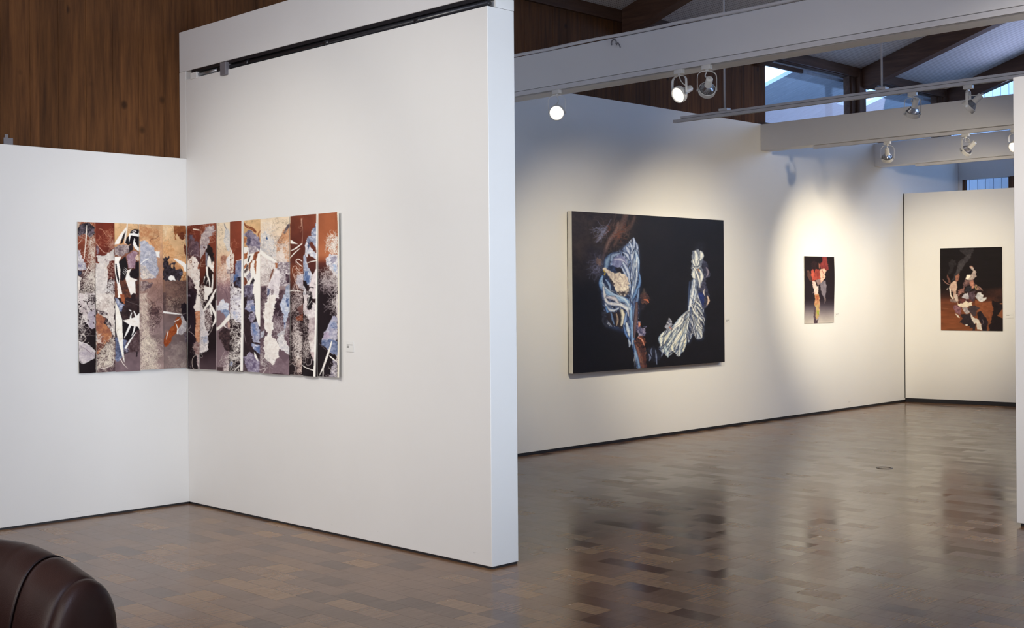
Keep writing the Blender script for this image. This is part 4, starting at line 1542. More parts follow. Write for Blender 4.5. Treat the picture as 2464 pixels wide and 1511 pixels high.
    p.stroke([(135, 165), (230, 183)], 22, CR)
    p.poly([(25, 290), (60, 250), (130, 260), (155, 400), (225, 420), (232, 690), (25, 650)], (112, 92, 102), (70, 54, 66), 6, 80, 2.5)
    p.poly([(70, 270), (125, 270), (110, 360), (75, 350)], (76, 84, 110), (110, 100, 116), 3, 81, 1.5)
    p.fibres([(25, 300), (220, 400), (220, 680), (25, 640)], 50, 150, 5, (160, 140, 146), 0.9, 0, 0.6)
    p.poly([(0, 790), (60, 730), (130, 670), (180, 720), (235, 880), (244, 1520), (190, 1520), (185, 1350), (150, 1200), (110, 1120), (0, 1030)], (250, 246, 240), (224, 212, 204), 5, 82, 2, holes=(3, 0.10))
    p.fibres([(0, 650), (130, 650), (130, 800), (0, 800)], 16, 190, 13, WH, 1.6)
    p.stroke([(50, 780), (90, 760), (100, 800), (60, 810)], 9, (110, 60, 44))
    p.poly([(205, 820), (235, 840), (235, 930), (205, 930)], (116, 62, 44), (150, 90, 66), 3, 83, 1)
    p.poly([(25, 1060), (110, 1120), (150, 1200), (130, 1310), (25, 1310)], (150, 134, 138), (60, 44, 52), 4, 84, 2, c=2)
    p.poly([(15, 1330), (120, 1305), (195, 1400), (190, 1520), (15, 1520)], (40, 28, 38), (56, 42, 54), 6, 85, 1.5)
    p.poly([(0, 1420), (60, 1400), (80, 1450), (40, 1520), (0, 1520)], (150, 140, 156), (90, 78, 92), 4, 86, 1.5)
    p.zoom(*F6)
    p.poly([(0, -20), (170, -20), (150, 180), (170, 300), (165, 680), (190, 850), (140, 900), (0, 900)], (34, 22, 32), (48, 36, 48), 8, 87)
    p.poly([(180, -20), (255, -20), (255, 260), (200, 250), (170, 270), (140, 180), (175, 90)], WH, (230, 220, 214), 5, 88, 1)
    p.poly([(175, 280), (205, 245), (250, 250), (250, 860), (195, 860), (160, 690), (175, 480)], (222, 176, 148), (186, 122, 92), 5, 89, 1.5)
    p.poly([(140, 890), (200, 855), (250, 870), (250, 1110), (210, 1120), (135, 960)], (166, 146, 142), (110, 80, 80), 5, 90, 2.5)
    p.fibres([(140, 870), (250, 870), (250, 1100), (140, 1060)], 30, 90, 6, (210, 196, 190), 1.0)
    p.poly([(195, 1090), (250, 1110), (250, 1380), (220, 1370), (210, 1230)], (232, 222, 214), (120, 100, 106), 4, 91, 1.5)
    p.stroke([(200, 1090), (140, 1160), (125, 1260), (150, 1360), (200, 1380)], 9, CR)
    p.stroke([(20, 610), (70, 580), (85, 530)], 8, (216, 204, 200))
    p.stroke([(30, 640), (110, 680), (165, 740)], 8, (216, 204, 200))
    p.fibres([(30, 1150), (110, 1150), (110, 1350), (30, 1350)], 7, 200, 6, (190, 178, 178), 0.6, 2)

    # strip 7
    b = strip(487, 525)
    p.vgrad(b, [(525, (122, 64, 46)), (600, (112, 58, 44)), (660, (96, 50, 40)), (690, (58, 32, 32)), (720, (36, 24, 30)), (840, (34, 22, 28)), (880, (78, 62, 68)), (900, (84, 68, 74))], 7, 0.08)
    p.zoom(*F5)
    p.fibres([(240, 80), (530, 70), (530, 350), (240, 400)], 60, 150, 9, (214, 178, 160), 1.2)
    p.poly([(350, 130), (520, 90), (520, 200), (480, 280), (430, 330), (440, 420), (330, 640), (235, 760), (235, 400), (280, 260), (350, 200)], (210, 200, 196), (140, 124, 130), 6, 92, 3)
    p.poly([(240, 470), (410, 480), (330, 640), (235, 760)], (222, 214, 212), (150, 142, 152), 8, 93, 1.5)
    p.stroke([(330, 510), (345, 525)], 30, (80, 54, 54))
    p.fibres([(200, 740), (300, 740), (300, 880), (240, 860)], 12, 150, 9, CR, 1.0)
    p.poly([(415, 440), (480, 520), (500, 640), (510, 800), (500, 990), (505, 1250), (330, 1250), (325, 1110), (370, 1000), (395, 830), (365, 620)], (30, 22, 26), (50, 38, 40), 6, 94, 1.5)
    p.poly([(370, 590), (410, 620), (415, 820), (380, 900), (365, 760)], (150, 150, 164), (90, 88, 100), 4, 95, 1)
    p.poly([(425, 660), (455, 720), (475, 840), (490, 780), (512, 790), (505, 1000), (430, 890), (395, 880), (400, 760)], WH)
    p.stroke([(390, 900), (400, 1040), (435, 1160), (440, 1270)], [40, 36, 28, 12], WH)
    p.stroke([(490, 1030), (490, 1160), (480, 1300)], [16, 22, 30], WH)
    p.stroke([(350, 1080), (330, 1180)], [24, 6], WH)
    p.stroke([(405, 1140), (380, 1220)], [14, 4], WH)
    p.poly([(330, 1245), (490, 1290), (490, 1360), (430, 1430), (425, 1520), (340, 1520), (345, 1380)], WH)
    p.poly([(415, 1440), (460, 1430), (430, 1520), (410, 1520)], (30, 22, 28))
    p.stroke([(545, 1310), (490, 1430), (450, 1530)], [22, 34, 40], WH)
    p.fibres([(240, 1250), (330, 1250), (345, 1520), (240, 1520)], 80, 110, 11, WH, 1.3)
    p.fibres([(490, 760), (550, 760), (550, 1100), (500, 1100)], 16, 110, 6, (190, 130, 104), 1.0)
    p.zoom(*F6)
    p.fibres([(240, 10), (320, 10), (310, 240), (240, 200)], 50, 110, 11, WH, 1.3)
    p.poly([(245, 60), (320, 240), (420, 190), (485, 330), (480, 540), (420, 690), (420, 960), (425, 1000), (395, 1040), (380, 1010), (355, 1050), (310, 1050), (290, 1085), (245, 1085)], (238, 232, 230), (196, 192, 198), 7, 96, 2)
    p.poly([(350, 270), (430, 200), (485, 330), (480, 560), (410, 660), (360, 560)], (90, 74, 76), (226, 218, 214), 3, 97, 2, c=2.2)
    p.poly([(300, 760), (400, 720), (410, 840), (340, 900)], (130, 150, 190), (206, 206, 214), 5, 98, 3, 0.7)
    p.stroke([(490, -20), (440, 90), (330, 250)], [50, 52, 30], WH)
    p.poly([(430, 160), (460, 330), (490, 340), (470, 220)], WH)
    p.stroke([(450, 130), (510, 270), (545, 380), (525, 470), (485, 560)], [34, 40, 46, 40, 12], WH)
    p.stroke([(545, 60), (545, 300)], 12, WH)
    p.stroke([(490, 570), (470, 640), (420, 730)], 8, (226, 216, 208))
    p.poly([(250, 1080), (320, 1080), (310, 1160), (260, 1160)], (30, 22, 28))
    p.stroke([(270, 1100), (310, 1120), (300, 1160), (260, 1150)], 7, (220, 212, 208))

    # strip 8
    b = strip(525, 557)
    p.vgrad(b, [(525, (232, 214, 188)), (590, (232, 210, 182)), (630, (214, 172, 142)), (665, (170, 132, 120)), (690, (132, 108, 114)), (800, (124, 106, 112)), (880, (128, 110, 116)), (900, (104, 86, 92))], 8, 0.05)
    p.zoom(*F5)
    p.poly([(695, 40), (740, 140), (800, 200), (805, 560), (770, 600), (720, 480), (690, 280), (715, 180)], (222, 216, 208), (150, 158, 172), 5, 100, 2.5, 0.9)
    p.stroke([(700, 60), (720, 130), (745, 180)], [6, 12, 4], (90, 88, 90))
    p.poly([(640, 690), (700, 660), (745, 690), (730, 830), (660, 850), (635, 770)], (190, 146, 124), (130, 88, 74), 4, 101, 2.5)
    p.poly([(735, 740), (800, 640), (805, 980), (740, 930)], WH, (206, 206, 214), 6, 102, 1.5)
    p.fibres([(640, 880), (805, 820), (805, 1150), (560, 1150), (560, 1020)], 150, 130, 9, (246, 228, 214), 1.1)
    p.poly([(740, 930), (805, 930), (805, 1020), (750, 1010)], (80, 60, 72), (210, 196, 190), 3, 103, 2)
    p.fibres([(560, 1100), (805, 1100), (805, 1260), (560, 1260)], 36, 170, 8, (224, 194, 190), 1.0)
    p.stroke([(640, 1280), (720, 1350), (760, 1500)], 7, (92, 72, 82))
    p.zoom(*F6)
    p.poly([(555, 170), (610, 80), (640, 30), (700, 30), (720, 90), (765, 110), (795, 220), (770, 330), (740, 380), (700, 300), (650, 300), (640, 230), (560, 240)], (240, 240, 244), (190, 200, 222), 4, 104, 2.5)
    p.poly([(640, 240), (790, 220), (770, 330), (740, 390), (700, 300), (650, 300)], (84, 120, 176), (190, 200, 222), 4, 105, 2.5)
    p.poly([(610, 650), (700, 560), (770, 590), (810, 640), (825, 1000), (780, 1070), (740, 990), (690, 920), (650, 800), (585, 770)], (40, 28, 34), (96, 76, 76), 4, 106, 3)
    p.poly([(760, 440), (800, 480), (800, 600), (770, 560)], (226, 196, 180), (190, 150, 140), 4, 107, 1)
    p.stroke([(810, 340), (740, 440), (640, 550), (550, 610)], [70, 66, 56, 58], WH)
    p.stroke([(745, 470), (710, 540), (760, 580)], [10, 22, 8], WH)
    p.fibres([(780, 1050), (820, 1100), (820, 1420), (680, 1420), (720, 1200)], 70, 240, 9, (232, 222, 216), 0.8, 1.2)
    p.poly([(640, 1330), (700, 1330), (690, 1420), (560, 1420), (560, 1330)], (76, 58, 62))
    p.stroke([(535, 1250), (545, 1420)], 16, (206, 190, 188))

    # strip 9
    b = strip(557, 588)
    p.vgrad(b, [(520, (124, 66, 48)), (640, (116, 58, 42)), (690, (44, 28, 32)), (900, (28, 18, 24))], 9, 0.07)
    p.zoom(*F5)
    p.fibres([(810, 400), (960, 400), (960, 560), (810, 520)], 8, 150, 9, (206, 150, 126), 1.3)
    p.poly([(800, 500), (840, 560), (885, 620), (905, 760), (885, 980), (800, 1000)], WH, (220, 196, 180), 3, 110, 2, holes=(3, 0.26))
    p.poly([(940, 770), (1035, 755), (1035, 1190), (980, 1180), (920, 1040), (920, 860)], (150, 156, 182), (84, 92, 128), 6, 111, 1.5, sy=2)
    p.poly([(800, 1010), (890, 1000), (900, 1180), (800, 1190)], (206, 200, 206), (140, 136, 152), 5, 112, 2)
    p.poly([(890, 1040), (940, 1000), (980, 1040), (930, 1140), (880, 1190)], (28, 78, 164), (90, 120, 180), 4, 113, 2)
    p.poly([(900, 1230), (960, 1090), (1038, 1060), (1038, 1310), (950, 1260)], (24, 18, 28), (96, 98, 124), 5, 114, 2)
    p.poly([(800, 1190), (880, 1190), (940, 1290), (1040, 1300), (1040, 1520), (800, 1520)], (242, 238, 238), (180, 174, 186), 5, 115, 2, holes=(3, 0.22))
    p.stroke([(930, 770), (1040, 740), (1090, 710)], [8, 14, 18], WH)
    p.zoom(*F6)
    p.poly([(805, -20), (1045, -20), (1045, 480), (940, 470), (870, 400), (805, 420)], (246, 244, 244), (196, 192, 206), 7, 116, 2, holes=(3, 0.14))
    p.poly([(870, 280), (960, 260), (960, 440), (890, 430)], (160, 176, 212), (230, 230, 236), 6, 117, 3, 0.8)
    p.fibres([(810, 400), (1040, 440), (1040, 900), (820, 900)], 110, 120, 13, WH, 0.9)
    p.fibres([(820, 850), (1040, 800), (1040, 1180), (820, 1200)], 150, 110, 12, WH, 1.3)
    p.fibres([(820, 1150), (1040, 1150), (1000, 1420), (820, 1420)], 60, 160, 11, WH, 0.9)
    p.poly([(820, 1230), (880, 1230), (860, 1330), (820, 1320)], (70, 84, 124), (200, 200, 210), 3, 118, 2)
    p.stroke([(1000, 1310), (950, 1360), (910, 1430)], [20, 18, 8], WH)
    p.zoom(0, 0, 1)
    p.poly([(584.2, 500), (588, 500), (588, 893), (583, 893)], WH)

    # strip 10
    b = strip(588, 627.5)
    p.vgrad(b, [(515, (216, 182, 140)), (580, (206, 160, 116)), (640, (190, 160, 140)), (700, (60, 44, 50)), (720, (42, 30, 36)), (900, (44, 32, 38))], 10, 0.10)
    p.zoom(*F7)
    p.stroke([(45, 170), (110, 250), (210, 290), (270, 350)], [20, 40, 46, 30], (122, 70, 46))
    p.stroke([(60, 190), (150, 270), (240, 310)], [4, 8, 4], (196, 140, 100))
    p.stroke([(345, 330), (310, 390), (330, 480)], [20, 16, 10], (140, 84, 56))
    p.poly([(50, 620), (350, 600), (350, 1300), (50, 1300)], WH)
    p.poly([(55, 380), (100, 350), (180, 310), (225, 360), (300, 420), (345, 560), (345, 690), (260, 600), (150, 640), (110, 560), (125, 450), (60, 410)], (172, 164, 178), (96, 88, 108), 5, 121, 2)
    p.poly([(130, 470), (200, 440), (190, 560), (150, 610), (130, 560)], (60, 58, 84), (110, 104, 124), 5, 122, 2)
    p.poly([(55, 450), (115, 450), (100, 540), (55, 560)], (190, 126, 88), (150, 92, 64), 4, 123, 2)
    p.poly([(150, 600), (260, 590), (320, 690), (240, 720), (150, 740)], (206, 198, 202), (120, 110, 122), 4, 124, 2.5)
    p.poly([(60, 745), (130, 705), (110, 960), (60, 1010)], (176, 112, 74), (140, 84, 58), 5, 125, 1.5)
    p.poly([(60, 840), (150, 800), (120, 900), (60, 960)], WH)
    p.poly([(160, 775), (188, 770), (150, 890), (135, 885)], (30, 24, 30))
    p.poly([(270, 700), (330, 690), (285, 850), (215, 860)], (150, 92, 64), (110, 62, 46), 4, 126, 1.5)
    p.poly([(200, 850), (215, 860), (170, 1040), (150, 1040), (150, 950)], (160, 104, 70), (120, 74, 54), 4, 127, 1.5)
    p.poly([(260, 850), (285, 860), (285, 1040), (275, 1110), (250, 1000)], (176, 118, 82), (132, 80, 56), 4, 128, 1)
    p.poly([(55, 1100), (110, 950), (150, 900), (130, 1040)], (50, 38, 40), (190, 180, 180), 3, 129, 1.5, c=2)
    p.poly([(100, 1150), (180, 1020), (200, 1140), (150, 1230)], (120, 114, 130), (206, 200, 206), 4, 130, 2)
    p.poly([(60, 1140), (110, 1170), (130, 1260), (80, 1300), (60, 1280)], (140, 82, 58), (90, 52, 44), 4, 131, 1)
    p.poly([(175, 1290), (235, 1150), (255, 1220), (230, 1280)], (30, 26, 34), (70, 62, 70), 4, 132, 1)
    p.poly([(80, 1300), (240, 1260), (230, 1520), (60, 1520)], (150, 146, 166), (70, 62, 82), 5, 133, 2)
    p.poly([(300, 740), (345, 690), (358, 700), (358, 1520), (230, 1520), (225, 1400), (275, 1110), (285, 900)], WH)
    p.zoom(*F8)
    p.poly([(60, 100), (130, 0), (250, -20), (270, 260), (240, 480), (340, 700), (355, 1030), (300, 1100), (60, 1000)], (38, 26, 32), (64, 48, 54), 8, 134, 1)
    p.poly([(110, -20), (250, -20), (260, 100), (130, 160)], (150, 146, 166), (50, 40, 50), 4, 135, 2)
    p.poly([(80, 240), (130, 120), (240, 70), (275, 250), (255, 310), (160, 290), (120, 260)], (206, 204, 220), (92, 98, 150), 5, 136, 2)
    p.poly([(190, 200), (272, 190), (265, 270), (220, 280)], (60, 100, 176), (140, 150, 196), 4, 137, 2)
    p.poly([(150, 370), (260, 290), (280, 420), (220, 490), (170, 440)], (196, 190, 206), (80, 70, 92), 3, 138, 2)
    p.poly([(205, 500), (300, 470), (345, 620), (355, 720), (345, 850), (240, 830), (195, 590)], (196, 200, 216), (108, 110, 146), 5, 139, 2, sy=2)
    p.poly([(220, 500), (260, 500), (320, 720), (260, 720), (225, 600)], (66, 106, 180), (130, 150, 200), 5, 140, 2)
    p.poly([(215, 840), (240, 860), (340, 890), (360, 940), (350, 1050), (290, 1000), (215, 910)], (226, 226, 236), (90, 116, 180), 6, 141, 1.5)
    p.poly([(280, 920), (355, 900), (350, 1040), (300, 990)], (56, 92, 166), (120, 140, 190), 4, 142, 2)
    p.poly([(60, 1090), (120, 1090), (180, 1010), (300, 1110), (385, 1230), (340, 1400), (180, 1400), (90, 1240)], (182, 176, 194), (84, 70, 98), 6, 143, 2)
    p.poly([(55, 1240), (100, 1230), (170, 1400), (55, 1400)], (100, 84, 90), (64, 50, 56), 6, 144)
    p.stroke([(265, 1020), (290, 1100), (320, 1170)], [8, 40, 14], WH)
    p.stroke([(60, 655), (90, 760), (110, 850)], 8, (170, 156, 160))
    p.poly([(250, -20), (358, -20), (364, 560), (330, 560), (300, 460), (270, 330), (262, 120)], WH)

    # strip 11
    b = strip(627.5, 696)
    p.vgrad(b, [(510, (230, 208, 180)), (570, (228, 206, 182)), (620, (214, 196, 184)), (690, (150, 132, 134)), (720, (84, 66, 76)), (800, (96, 78, 86)), (870, (112, 94, 102)), (905, (126, 108, 114))], 11, 0.06)
    p.zoom(*F7)
    p.poly([(350, 370), (480, 350), (640, 600), (640, 900), (350, 700)], (232, 222, 212), (186, 190, 198), 4, 150, 4, 0.9)
    p.fibres([(430, 170), (600, 190), (640, 620), (360, 640), (360, 400)], 150, 150, 6, (250, 244, 236), 1.1, 0, 0.8)
    p.fibres([(360, 350), (620, 250), (640, 700), (360, 700)], 90, 120, 5, (150, 146, 156), 1.0, 0, 0.6)
    p.poly([(450, 470), (470, 425), (485, 470), (480, 490)], (28, 80, 160))
    p.poly([(740, 350), (800, 250), (862, 170), (862, 900), (800, 880), (720, 640), (650, 720), (640, 560)], (168, 114, 82), (200, 152, 118), 7, 151, 2)
    p.stroke([(770, 360), (830, 230)], [40, 44], (66, 64, 78), 0.8)
    p.fibres([(640, 440), (760, 430), (760, 640), (640, 640)], 44, 80, 9, (96, 82, 84), 1.2, 0, 0.8)
    p.fibres([(760, 280), (860, 280), (860, 700), (720, 640)], 40, 260, 6, (240, 206, 176), 0.7, 2)
    p.fibres([(640, 560), (860, 560), (860, 1000), (650, 900)], 200, 130, 8, (240, 228, 220), 1.1)
    p.poly([(355, 760), (640, 880), (640, 1280), (355, 1290)], (244, 238, 232), (206, 194, 192), 3, 152, 2, holes=(2.5, 0.12))
    p.fibres([(355, 1100), (640, 1000), (620, 1300), (355, 1300)], 120, 90, 7, (120, 104, 106), 1.3, 0, 0.6)
    p.poly([(640, 880), (862, 880), (862, 1300), (640, 1300)], (232, 226, 226), (110, 96, 106), 3, 153, 1, c=2.0)
    p.poly([(612, 890), (650, 890), (655, 980), (620, 990)], (176, 116, 82), (140, 90, 64), 4, 154, 1.5)
    p.stroke([(585, 1010), (550, 1110), (520, 1220)], [24, 30, 8], (120, 84, 74))
    p.poly([(540, 1190), (640, 1000), (700, 1050), (690, 1270), (680, 1520), (440, 1520), (470, 1350)], (242, 236, 236), (204, 194, 200), 8, 155, 1.5)
    p.poly([(780, 1090), (862, 1110), (862, 1260), (800, 1260)], (60, 44, 54), (110, 92, 100), 5, 156, 2)
    p.poly([(360, 1310), (470, 1310), (440, 1520), (360, 1520)], (64, 50, 58), (120, 104, 110), 5, 157, 2)
    p.poly([(465, 1440), (490, 1330), (530, 1360), (510, 1450), (470, 1480)], (58, 66, 104), (130, 134, 160), 4, 158, 2)
    p.poly([(540, 1340), (600, 1400), (590, 1520), (540, 1520)], (170, 158, 162), (110, 96, 104), 4, 159, 2)
    p.poly([(690, 1400), (760, 1350), (790, 1400), (760, 1520), (680, 1520)], (70, 52, 60), (120, 100, 106), 5, 160, 1.5)
    p.poly([(790, 1330), (862, 1260), (862, 1520), (760, 1520)], (196, 202, 214), (120, 130, 156), 6, 161, 2)
    p.stroke([(345, 690), (430, 760), (560, 830), (650, 885)], [60, 62, 50, 8], WH)
    p.zoom(*F8)
    p.poly([(355, -20), (480, -20), (450, 140), (500, 200), (410, 380), (440, 600), (470, 640), (430, 780), (355, 800)], (70, 54, 62), (120, 104, 110), 7, 162, 1)
    p.fibres([(360, 0), (480, 0), (450, 250), (360, 400)], 24, 190, 8, (206, 196, 196), 1.0)
    p.poly([(620, 90), (700, 60), (770, 260), (760, 340), (660, 380), (600, 320)], (44, 30, 40), (84, 66, 76), 7, 163, 2)
    p.fibres([(570, 330), (760, 330), (760, 640), (580, 700)], 60, 260, 8, (206, 196, 198), 0.8, 1.2)
    p.poly([(450, 140), (520, -20), (650, -20), (620, 150), (600, 270), (560, 420), (585, 580), (550, 700), (640, 790), (700, 930), (660, 1010), (745, 1140), (680, 1090), (630, 1250), (540, 1200), (440, 1110), (425, 800), (485, 660), (430, 580), (415, 380), (415, 250)], (250, 246, 240), (226, 216, 210), 9, 164, 2.5)
    p.poly([(690, 170), (760, -20), (875, -20), (875, 250), (830, 330), (795, 580), (765, 600), (760, 340)], (214, 220, 230), (140, 156, 190), 6, 165, 1.5)
    p.poly([(800, 40), (840, 40), (845, 200), (810, 180)], (44, 78, 150), (120, 144, 190), 4, 166, 2.5)
    p.poly([(765, 480), (795, 470), (790, 520), (765, 520)], (60, 84, 150))
    p.poly([(665, 690), (720, 630), (780, 600), (775, 760), (830, 900), (868, 960), (860, 1055), (800, 1010), (700, 950), (655, 800)], (236, 232, 230), (186, 184, 192), 5, 167, 2)
    p.poly([(365, 640), (430, 620), (430, 740), (360, 770)], (206, 210, 220), (140, 140, 154), 4, 168, 2)
    p.fibres([(440, 880), (640, 1040), (650, 1260), (360, 1260), (360, 900)], 70, 170, 10, (240, 234, 230), 1.3)
    p.stroke([(340, 1340), (420, 1300), (460, 1310), (430, 1360), (385, 1400)], 10, (232, 224, 222))
    p.poly([(640, 1130), (700, 1090), (780, 1210), (868, 1080), (868, 1420), (540, 1400), (600, 1260)], (132, 114, 122), (112, 94, 102), 10, 169)
    p.poly([(580, 1370), (720, 1390), (860, 1420), (600, 1420)], (60, 44, 52), (100, 84, 90), 4, 170, 2)
    p.fibres([(780, 450), (868, 440), (868, 800), (760, 760)], 18, 260, 8, (216, 206, 208), 0.6, 2)
    p.stroke([(520, -20), (527, 400), (533, 900), (537, 1390)], 5, (206, 192, 184), 0.7)

    # strip 12
    b = strip(696, 727)
    p.vgrad(b, [(505, (122, 68, 48)), (570, (98, 52, 42)), (628, (92, 48, 38)), (648, (128, 74, 52)), (690, (76, 42, 38)), (712, (44, 28, 32)), (910, (36, 24, 28))], 12, 0.07)
    p.zoom(*F9)
    p.stroke([(232, 150), (235, 260), (255, 330), (250, 450), (240, 560)], [20, 12, 6, 8, 12], (190, 150, 132))
    p.fibres([(215, 150), (250, 150), (265, 330), (230, 330)], 16, 60, 6, (206, 170, 152), 1.6)
    p.poly([(45, 512), (85, 525), (188, 588), (45, 578)], WH)
    p.stroke([(50, 705), (150, 660), (240, 578)], [10, 24, 14], WH)
    p.stroke([(48, 820), (120, 750), (215, 660)], [18, 20, 6], WH)
    p.stroke([(240, 880), (190, 845), (155, 870), (180, 910), (240, 970)], 15, (240, 226, 218))
    p.stroke([(175, 1010), (150, 965), (100, 990), (95, 1080), (140, 1200), (190, 1390)], 10, (220, 190, 176))
    p.fibres([(170, 1010), (265, 1010), (265, 1250), (190, 1250)], 40, 140, 10, (240, 226, 220), 1.2)
    p.poly([(180, 1120), (268, 1080), (268, 1400), (210, 1350), (150, 1250)], (222, 216, 220), (150, 146, 160), 5, 172, 2, 0.9)
    p.stroke([(50, 1395), (140, 1390), (230, 1405)], [22, 16, 10], WH)
    p.fibres([(60, 1230), (200, 1230), (265, 1520), (120, 1520)], 44, 150, 9, (226, 214, 210), 1.3)
    p.zoom(*F10)
    p.fibres([(70, 20), (280, 20), (280, 340), (80, 420)], 110, 150, 9, (222, 210, 206), 1.3)
    p.poly([(180, 240), (280, 150), (280, 320), (220, 340)], (120, 84, 78), (90, 60, 58), 5, 173, 2, 0.8)
    p.poly([(145, 395), (200, 360), (285, 330), (285, 440), (200, 455)], (128, 74, 54), (96, 54, 44), 5, 174, 2)
    p.fibres([(100, 420), (230, 440), (220, 640), (110, 640)], 60, 120, 8, (226, 216, 212), 1.5)
    p.fibres([(100, 660), (230, 600), (285, 850), (285, 1200), (190, 1200), (130, 960)], 240, 170, 9, (232, 222, 216), 1.0, 1.2)
    p.fibres([(190, 1130), (285, 1130), (285, 1440), (210, 1440)], 110, 120, 8, (226, 206, 196), 1.2)
    p.stroke([(120, 990), (110, 1080), (160, 1160), (190, 1220)], 8, (220, 210, 206))
    p.stroke([(60, 1230), (130, 1230), (170, 1300), (160, 1400), (190, 1430)], 8, (220, 210, 206))

    # strip 13
    b = strip(727, 760.5)
    p.vgrad(b, [(505, (126, 70, 50)), (560, (112, 60, 46)), (640, (86, 46, 40)), (680, (48, 30, 34)), (910, (28, 18, 24))], 13, 0.07)
    p.zoom(*F9)
    p.poly([(490, 195), (505, 240), (500, 690), (455, 600), (430, 560), (390, 545), (330, 640), (305, 590), (345, 490), (415, 430), (420, 340), (460, 290)], (206, 206, 214), (84, 98, 132), 5, 176, 2)
    p.poly([(300, 600), (330, 560), (390, 620), (460, 720), (500, 750), (495, 865), (400, 790), (350, 750), (345, 830), (310, 740)], (238, 234, 236), (176, 180, 196), 5, 177, 2)
    p.poly([(350, 560), (395, 560), (380, 660), (355, 690)], (60, 70, 100), (150, 150, 170), 3, 178, 2)
    p.poly([(265, 810), (300, 750), (325, 800), (345, 920), (375, 1000), (435, 1110), (410, 1240), (395, 1290), (330, 1280), (275, 1200)], (214, 216, 224), (130, 146, 184), 6, 179, 1.5, sy=2)
    p.poly([(300, 1030), (370, 1050), (400, 1150), (390, 1270), (330, 1270), (290, 1150)], (46, 92, 170), (130, 156, 204), 5, 180, 2.5)
    p.stroke([(340, 920), (400, 890), (495, 868)], [10, 14, 16], WH)
    p.poly([(435, 1110), (500, 985), (505, 1520), (390, 1520), (380, 1330), (420, 1200)], (236, 224, 222), (206, 192, 196), 8, 181, 1.5)
    p.poly([(270, 1310), (330, 1300), (350, 1520), (270, 1520)], (236, 232, 232), (170, 168, 180), 6, 182, 2)
    p.poly([(270, 1220), (330, 1220), (360, 1300), (340, 1380), (290, 1300)], (28, 20, 28))
    p.stroke([(375, 1380), (400, 1330), (450, 1335)], 14, (34, 26, 32))
    p.poly([(345, 1400), (430, 1400), (440, 1520), (350, 1520)], (36, 28, 34), (220, 214, 212), 4, 183, 1, c=2.2)
    p.zoom(*F10)
    p.poly([(285, -20), (380, -20), (355, 180), (360, 250), (440, 235), (460, 100), (490, 120), (512, 380), (512, 1200), (490, 1180), (420, 900), (390, 700), (400, 450), (340, 360), (290, 330)], (240, 232, 228), (196, 184, 190), 8, 184, 2)
    p.poly([(385, 420), (500, 380), (500, 880), (400, 800)], (206, 192, 192), (130, 110, 116), 4, 185, 2, 0.8)
    p.poly([(380, 30), (440, 10), (445, 220), (370, 250), (362, 190)], (26, 18, 26))
    p.stroke([(400, 0), (375, 150)], 10, WH)
    p.stroke([(440, 90), (370, 190)], 8, WH)
    p.fibres([(290, 350), (360, 380), (380, 620), (300, 640)], 30, 190, 10, (228, 218, 214), 1.0, 1.2)
    p.fibres([(290, 800), (380, 700), (490, 700), (490, 1000), (400, 1060), (300, 1190)], 200, 110, 9, (238, 228, 222), 1.2)
    p.poly([(430, 1000), (500, 1000), (500, 1180), (470, 1110)], (206, 186, 184), (170, 146, 148), 5, 186, 1)
    p.stroke([(300, 1220), (340, 1180), (380, 1235), (445, 1215), (450, 1130)], 8, (220, 210, 208))
    p.stroke([(285, 1250), (380, 1290), (490, 1330)], [16, 18, 16], WH)
    p.zoom(0, 0, 1)
    p.poly([(757, 500), (760.5, 500), (761, 916), (756, 916), (757.5, 700)], WH)

    # strip 14
    b = strip(760.5, 826)
    p.vgrad(b, [(505, (156, 94, 66)), (560, (160, 96, 66)), (612, (176, 110, 78)), (624, (150, 88, 62)), (632, (96, 52, 44)), (652, (64, 36, 36)), (675, (34, 22, 28)), (910, (30, 20, 26))], 14, 0.04)
    p.zoom(*F9)
    p.fibres([(700, 440), (860, 450), (870, 780), (760, 740), (680, 600)], 170, 120, 11, WH, 1.3)
    p.stroke([(720, 640), (665, 630), (660, 560), (700, 460), (745, 415), (770, 450)], 8, (240, 214, 196))
    p.stroke([(720, 650), (700, 700), (740, 740), (790, 790)], 8, (240, 220, 206))
    p.poly([(640, 830), (690, 790), (720, 760), (860, 780), (880, 1180), (800, 1130), (720, 1020), (700, 940), (670, 975)], (240, 236, 238), (176, 176, 190), 4, 190, 2)
    p.poly([(730, 800), (830, 800), (820, 900), (740, 930)], (120, 116, 140), (190, 186, 198), 3, 191, 2.5)
    p.poly([(770, 950), (830, 930), (830, 1050), (790, 1060)], (130, 164, 210), (206, 216, 230), 4, 192, 2.5)
    p.fibres([(640, 1000), (720, 1000), (880, 1150), (880, 1330), (600, 1300), (590, 1130)], 90, 200, 9, (230, 220, 216), 1.2)
    p.fibres([(520, 1180), (860, 1180), (870, 1380), (520, 1330)], 60, 240, 9, (206, 194, 196), 1.2)
    p.fibres([(820, 1100), (885, 1100), (885, 1520), (840, 1520)], 70, 160, 9, (240, 234, 230), 1.0, 1.4)
    p.stroke([(690, 1430), (740, 1500)], [10, 6], (220, 212, 210))
    p.zoom(*F10)
    p.fibres([(780, -20), (880, -20), (880, 320), (820, 320)], 50, 260, 9, (232, 224, 222), 0.6, 2.4)
    p.poly([(845, -20), (900, -20), (900, 1480), (870, 1480), (860, 300)], (238, 232, 228), (190, 180, 180), 4, 193, 2)
    p.poly([(740, 480), (800, 360), (850, 370), (885, 430), (895, 700), (905, 1060), (820, 1060), (740, 1000), (680, 930), (590, 880), (610, 780), (650, 660), (690, 610)], (206, 204, 214), (140, 140, 168), 4, 194, 2)
    p.poly([(750, 460), (890, 480), (880, 600), (760, 590)], (86, 108, 160), (190, 194, 212), 4, 195, 3)
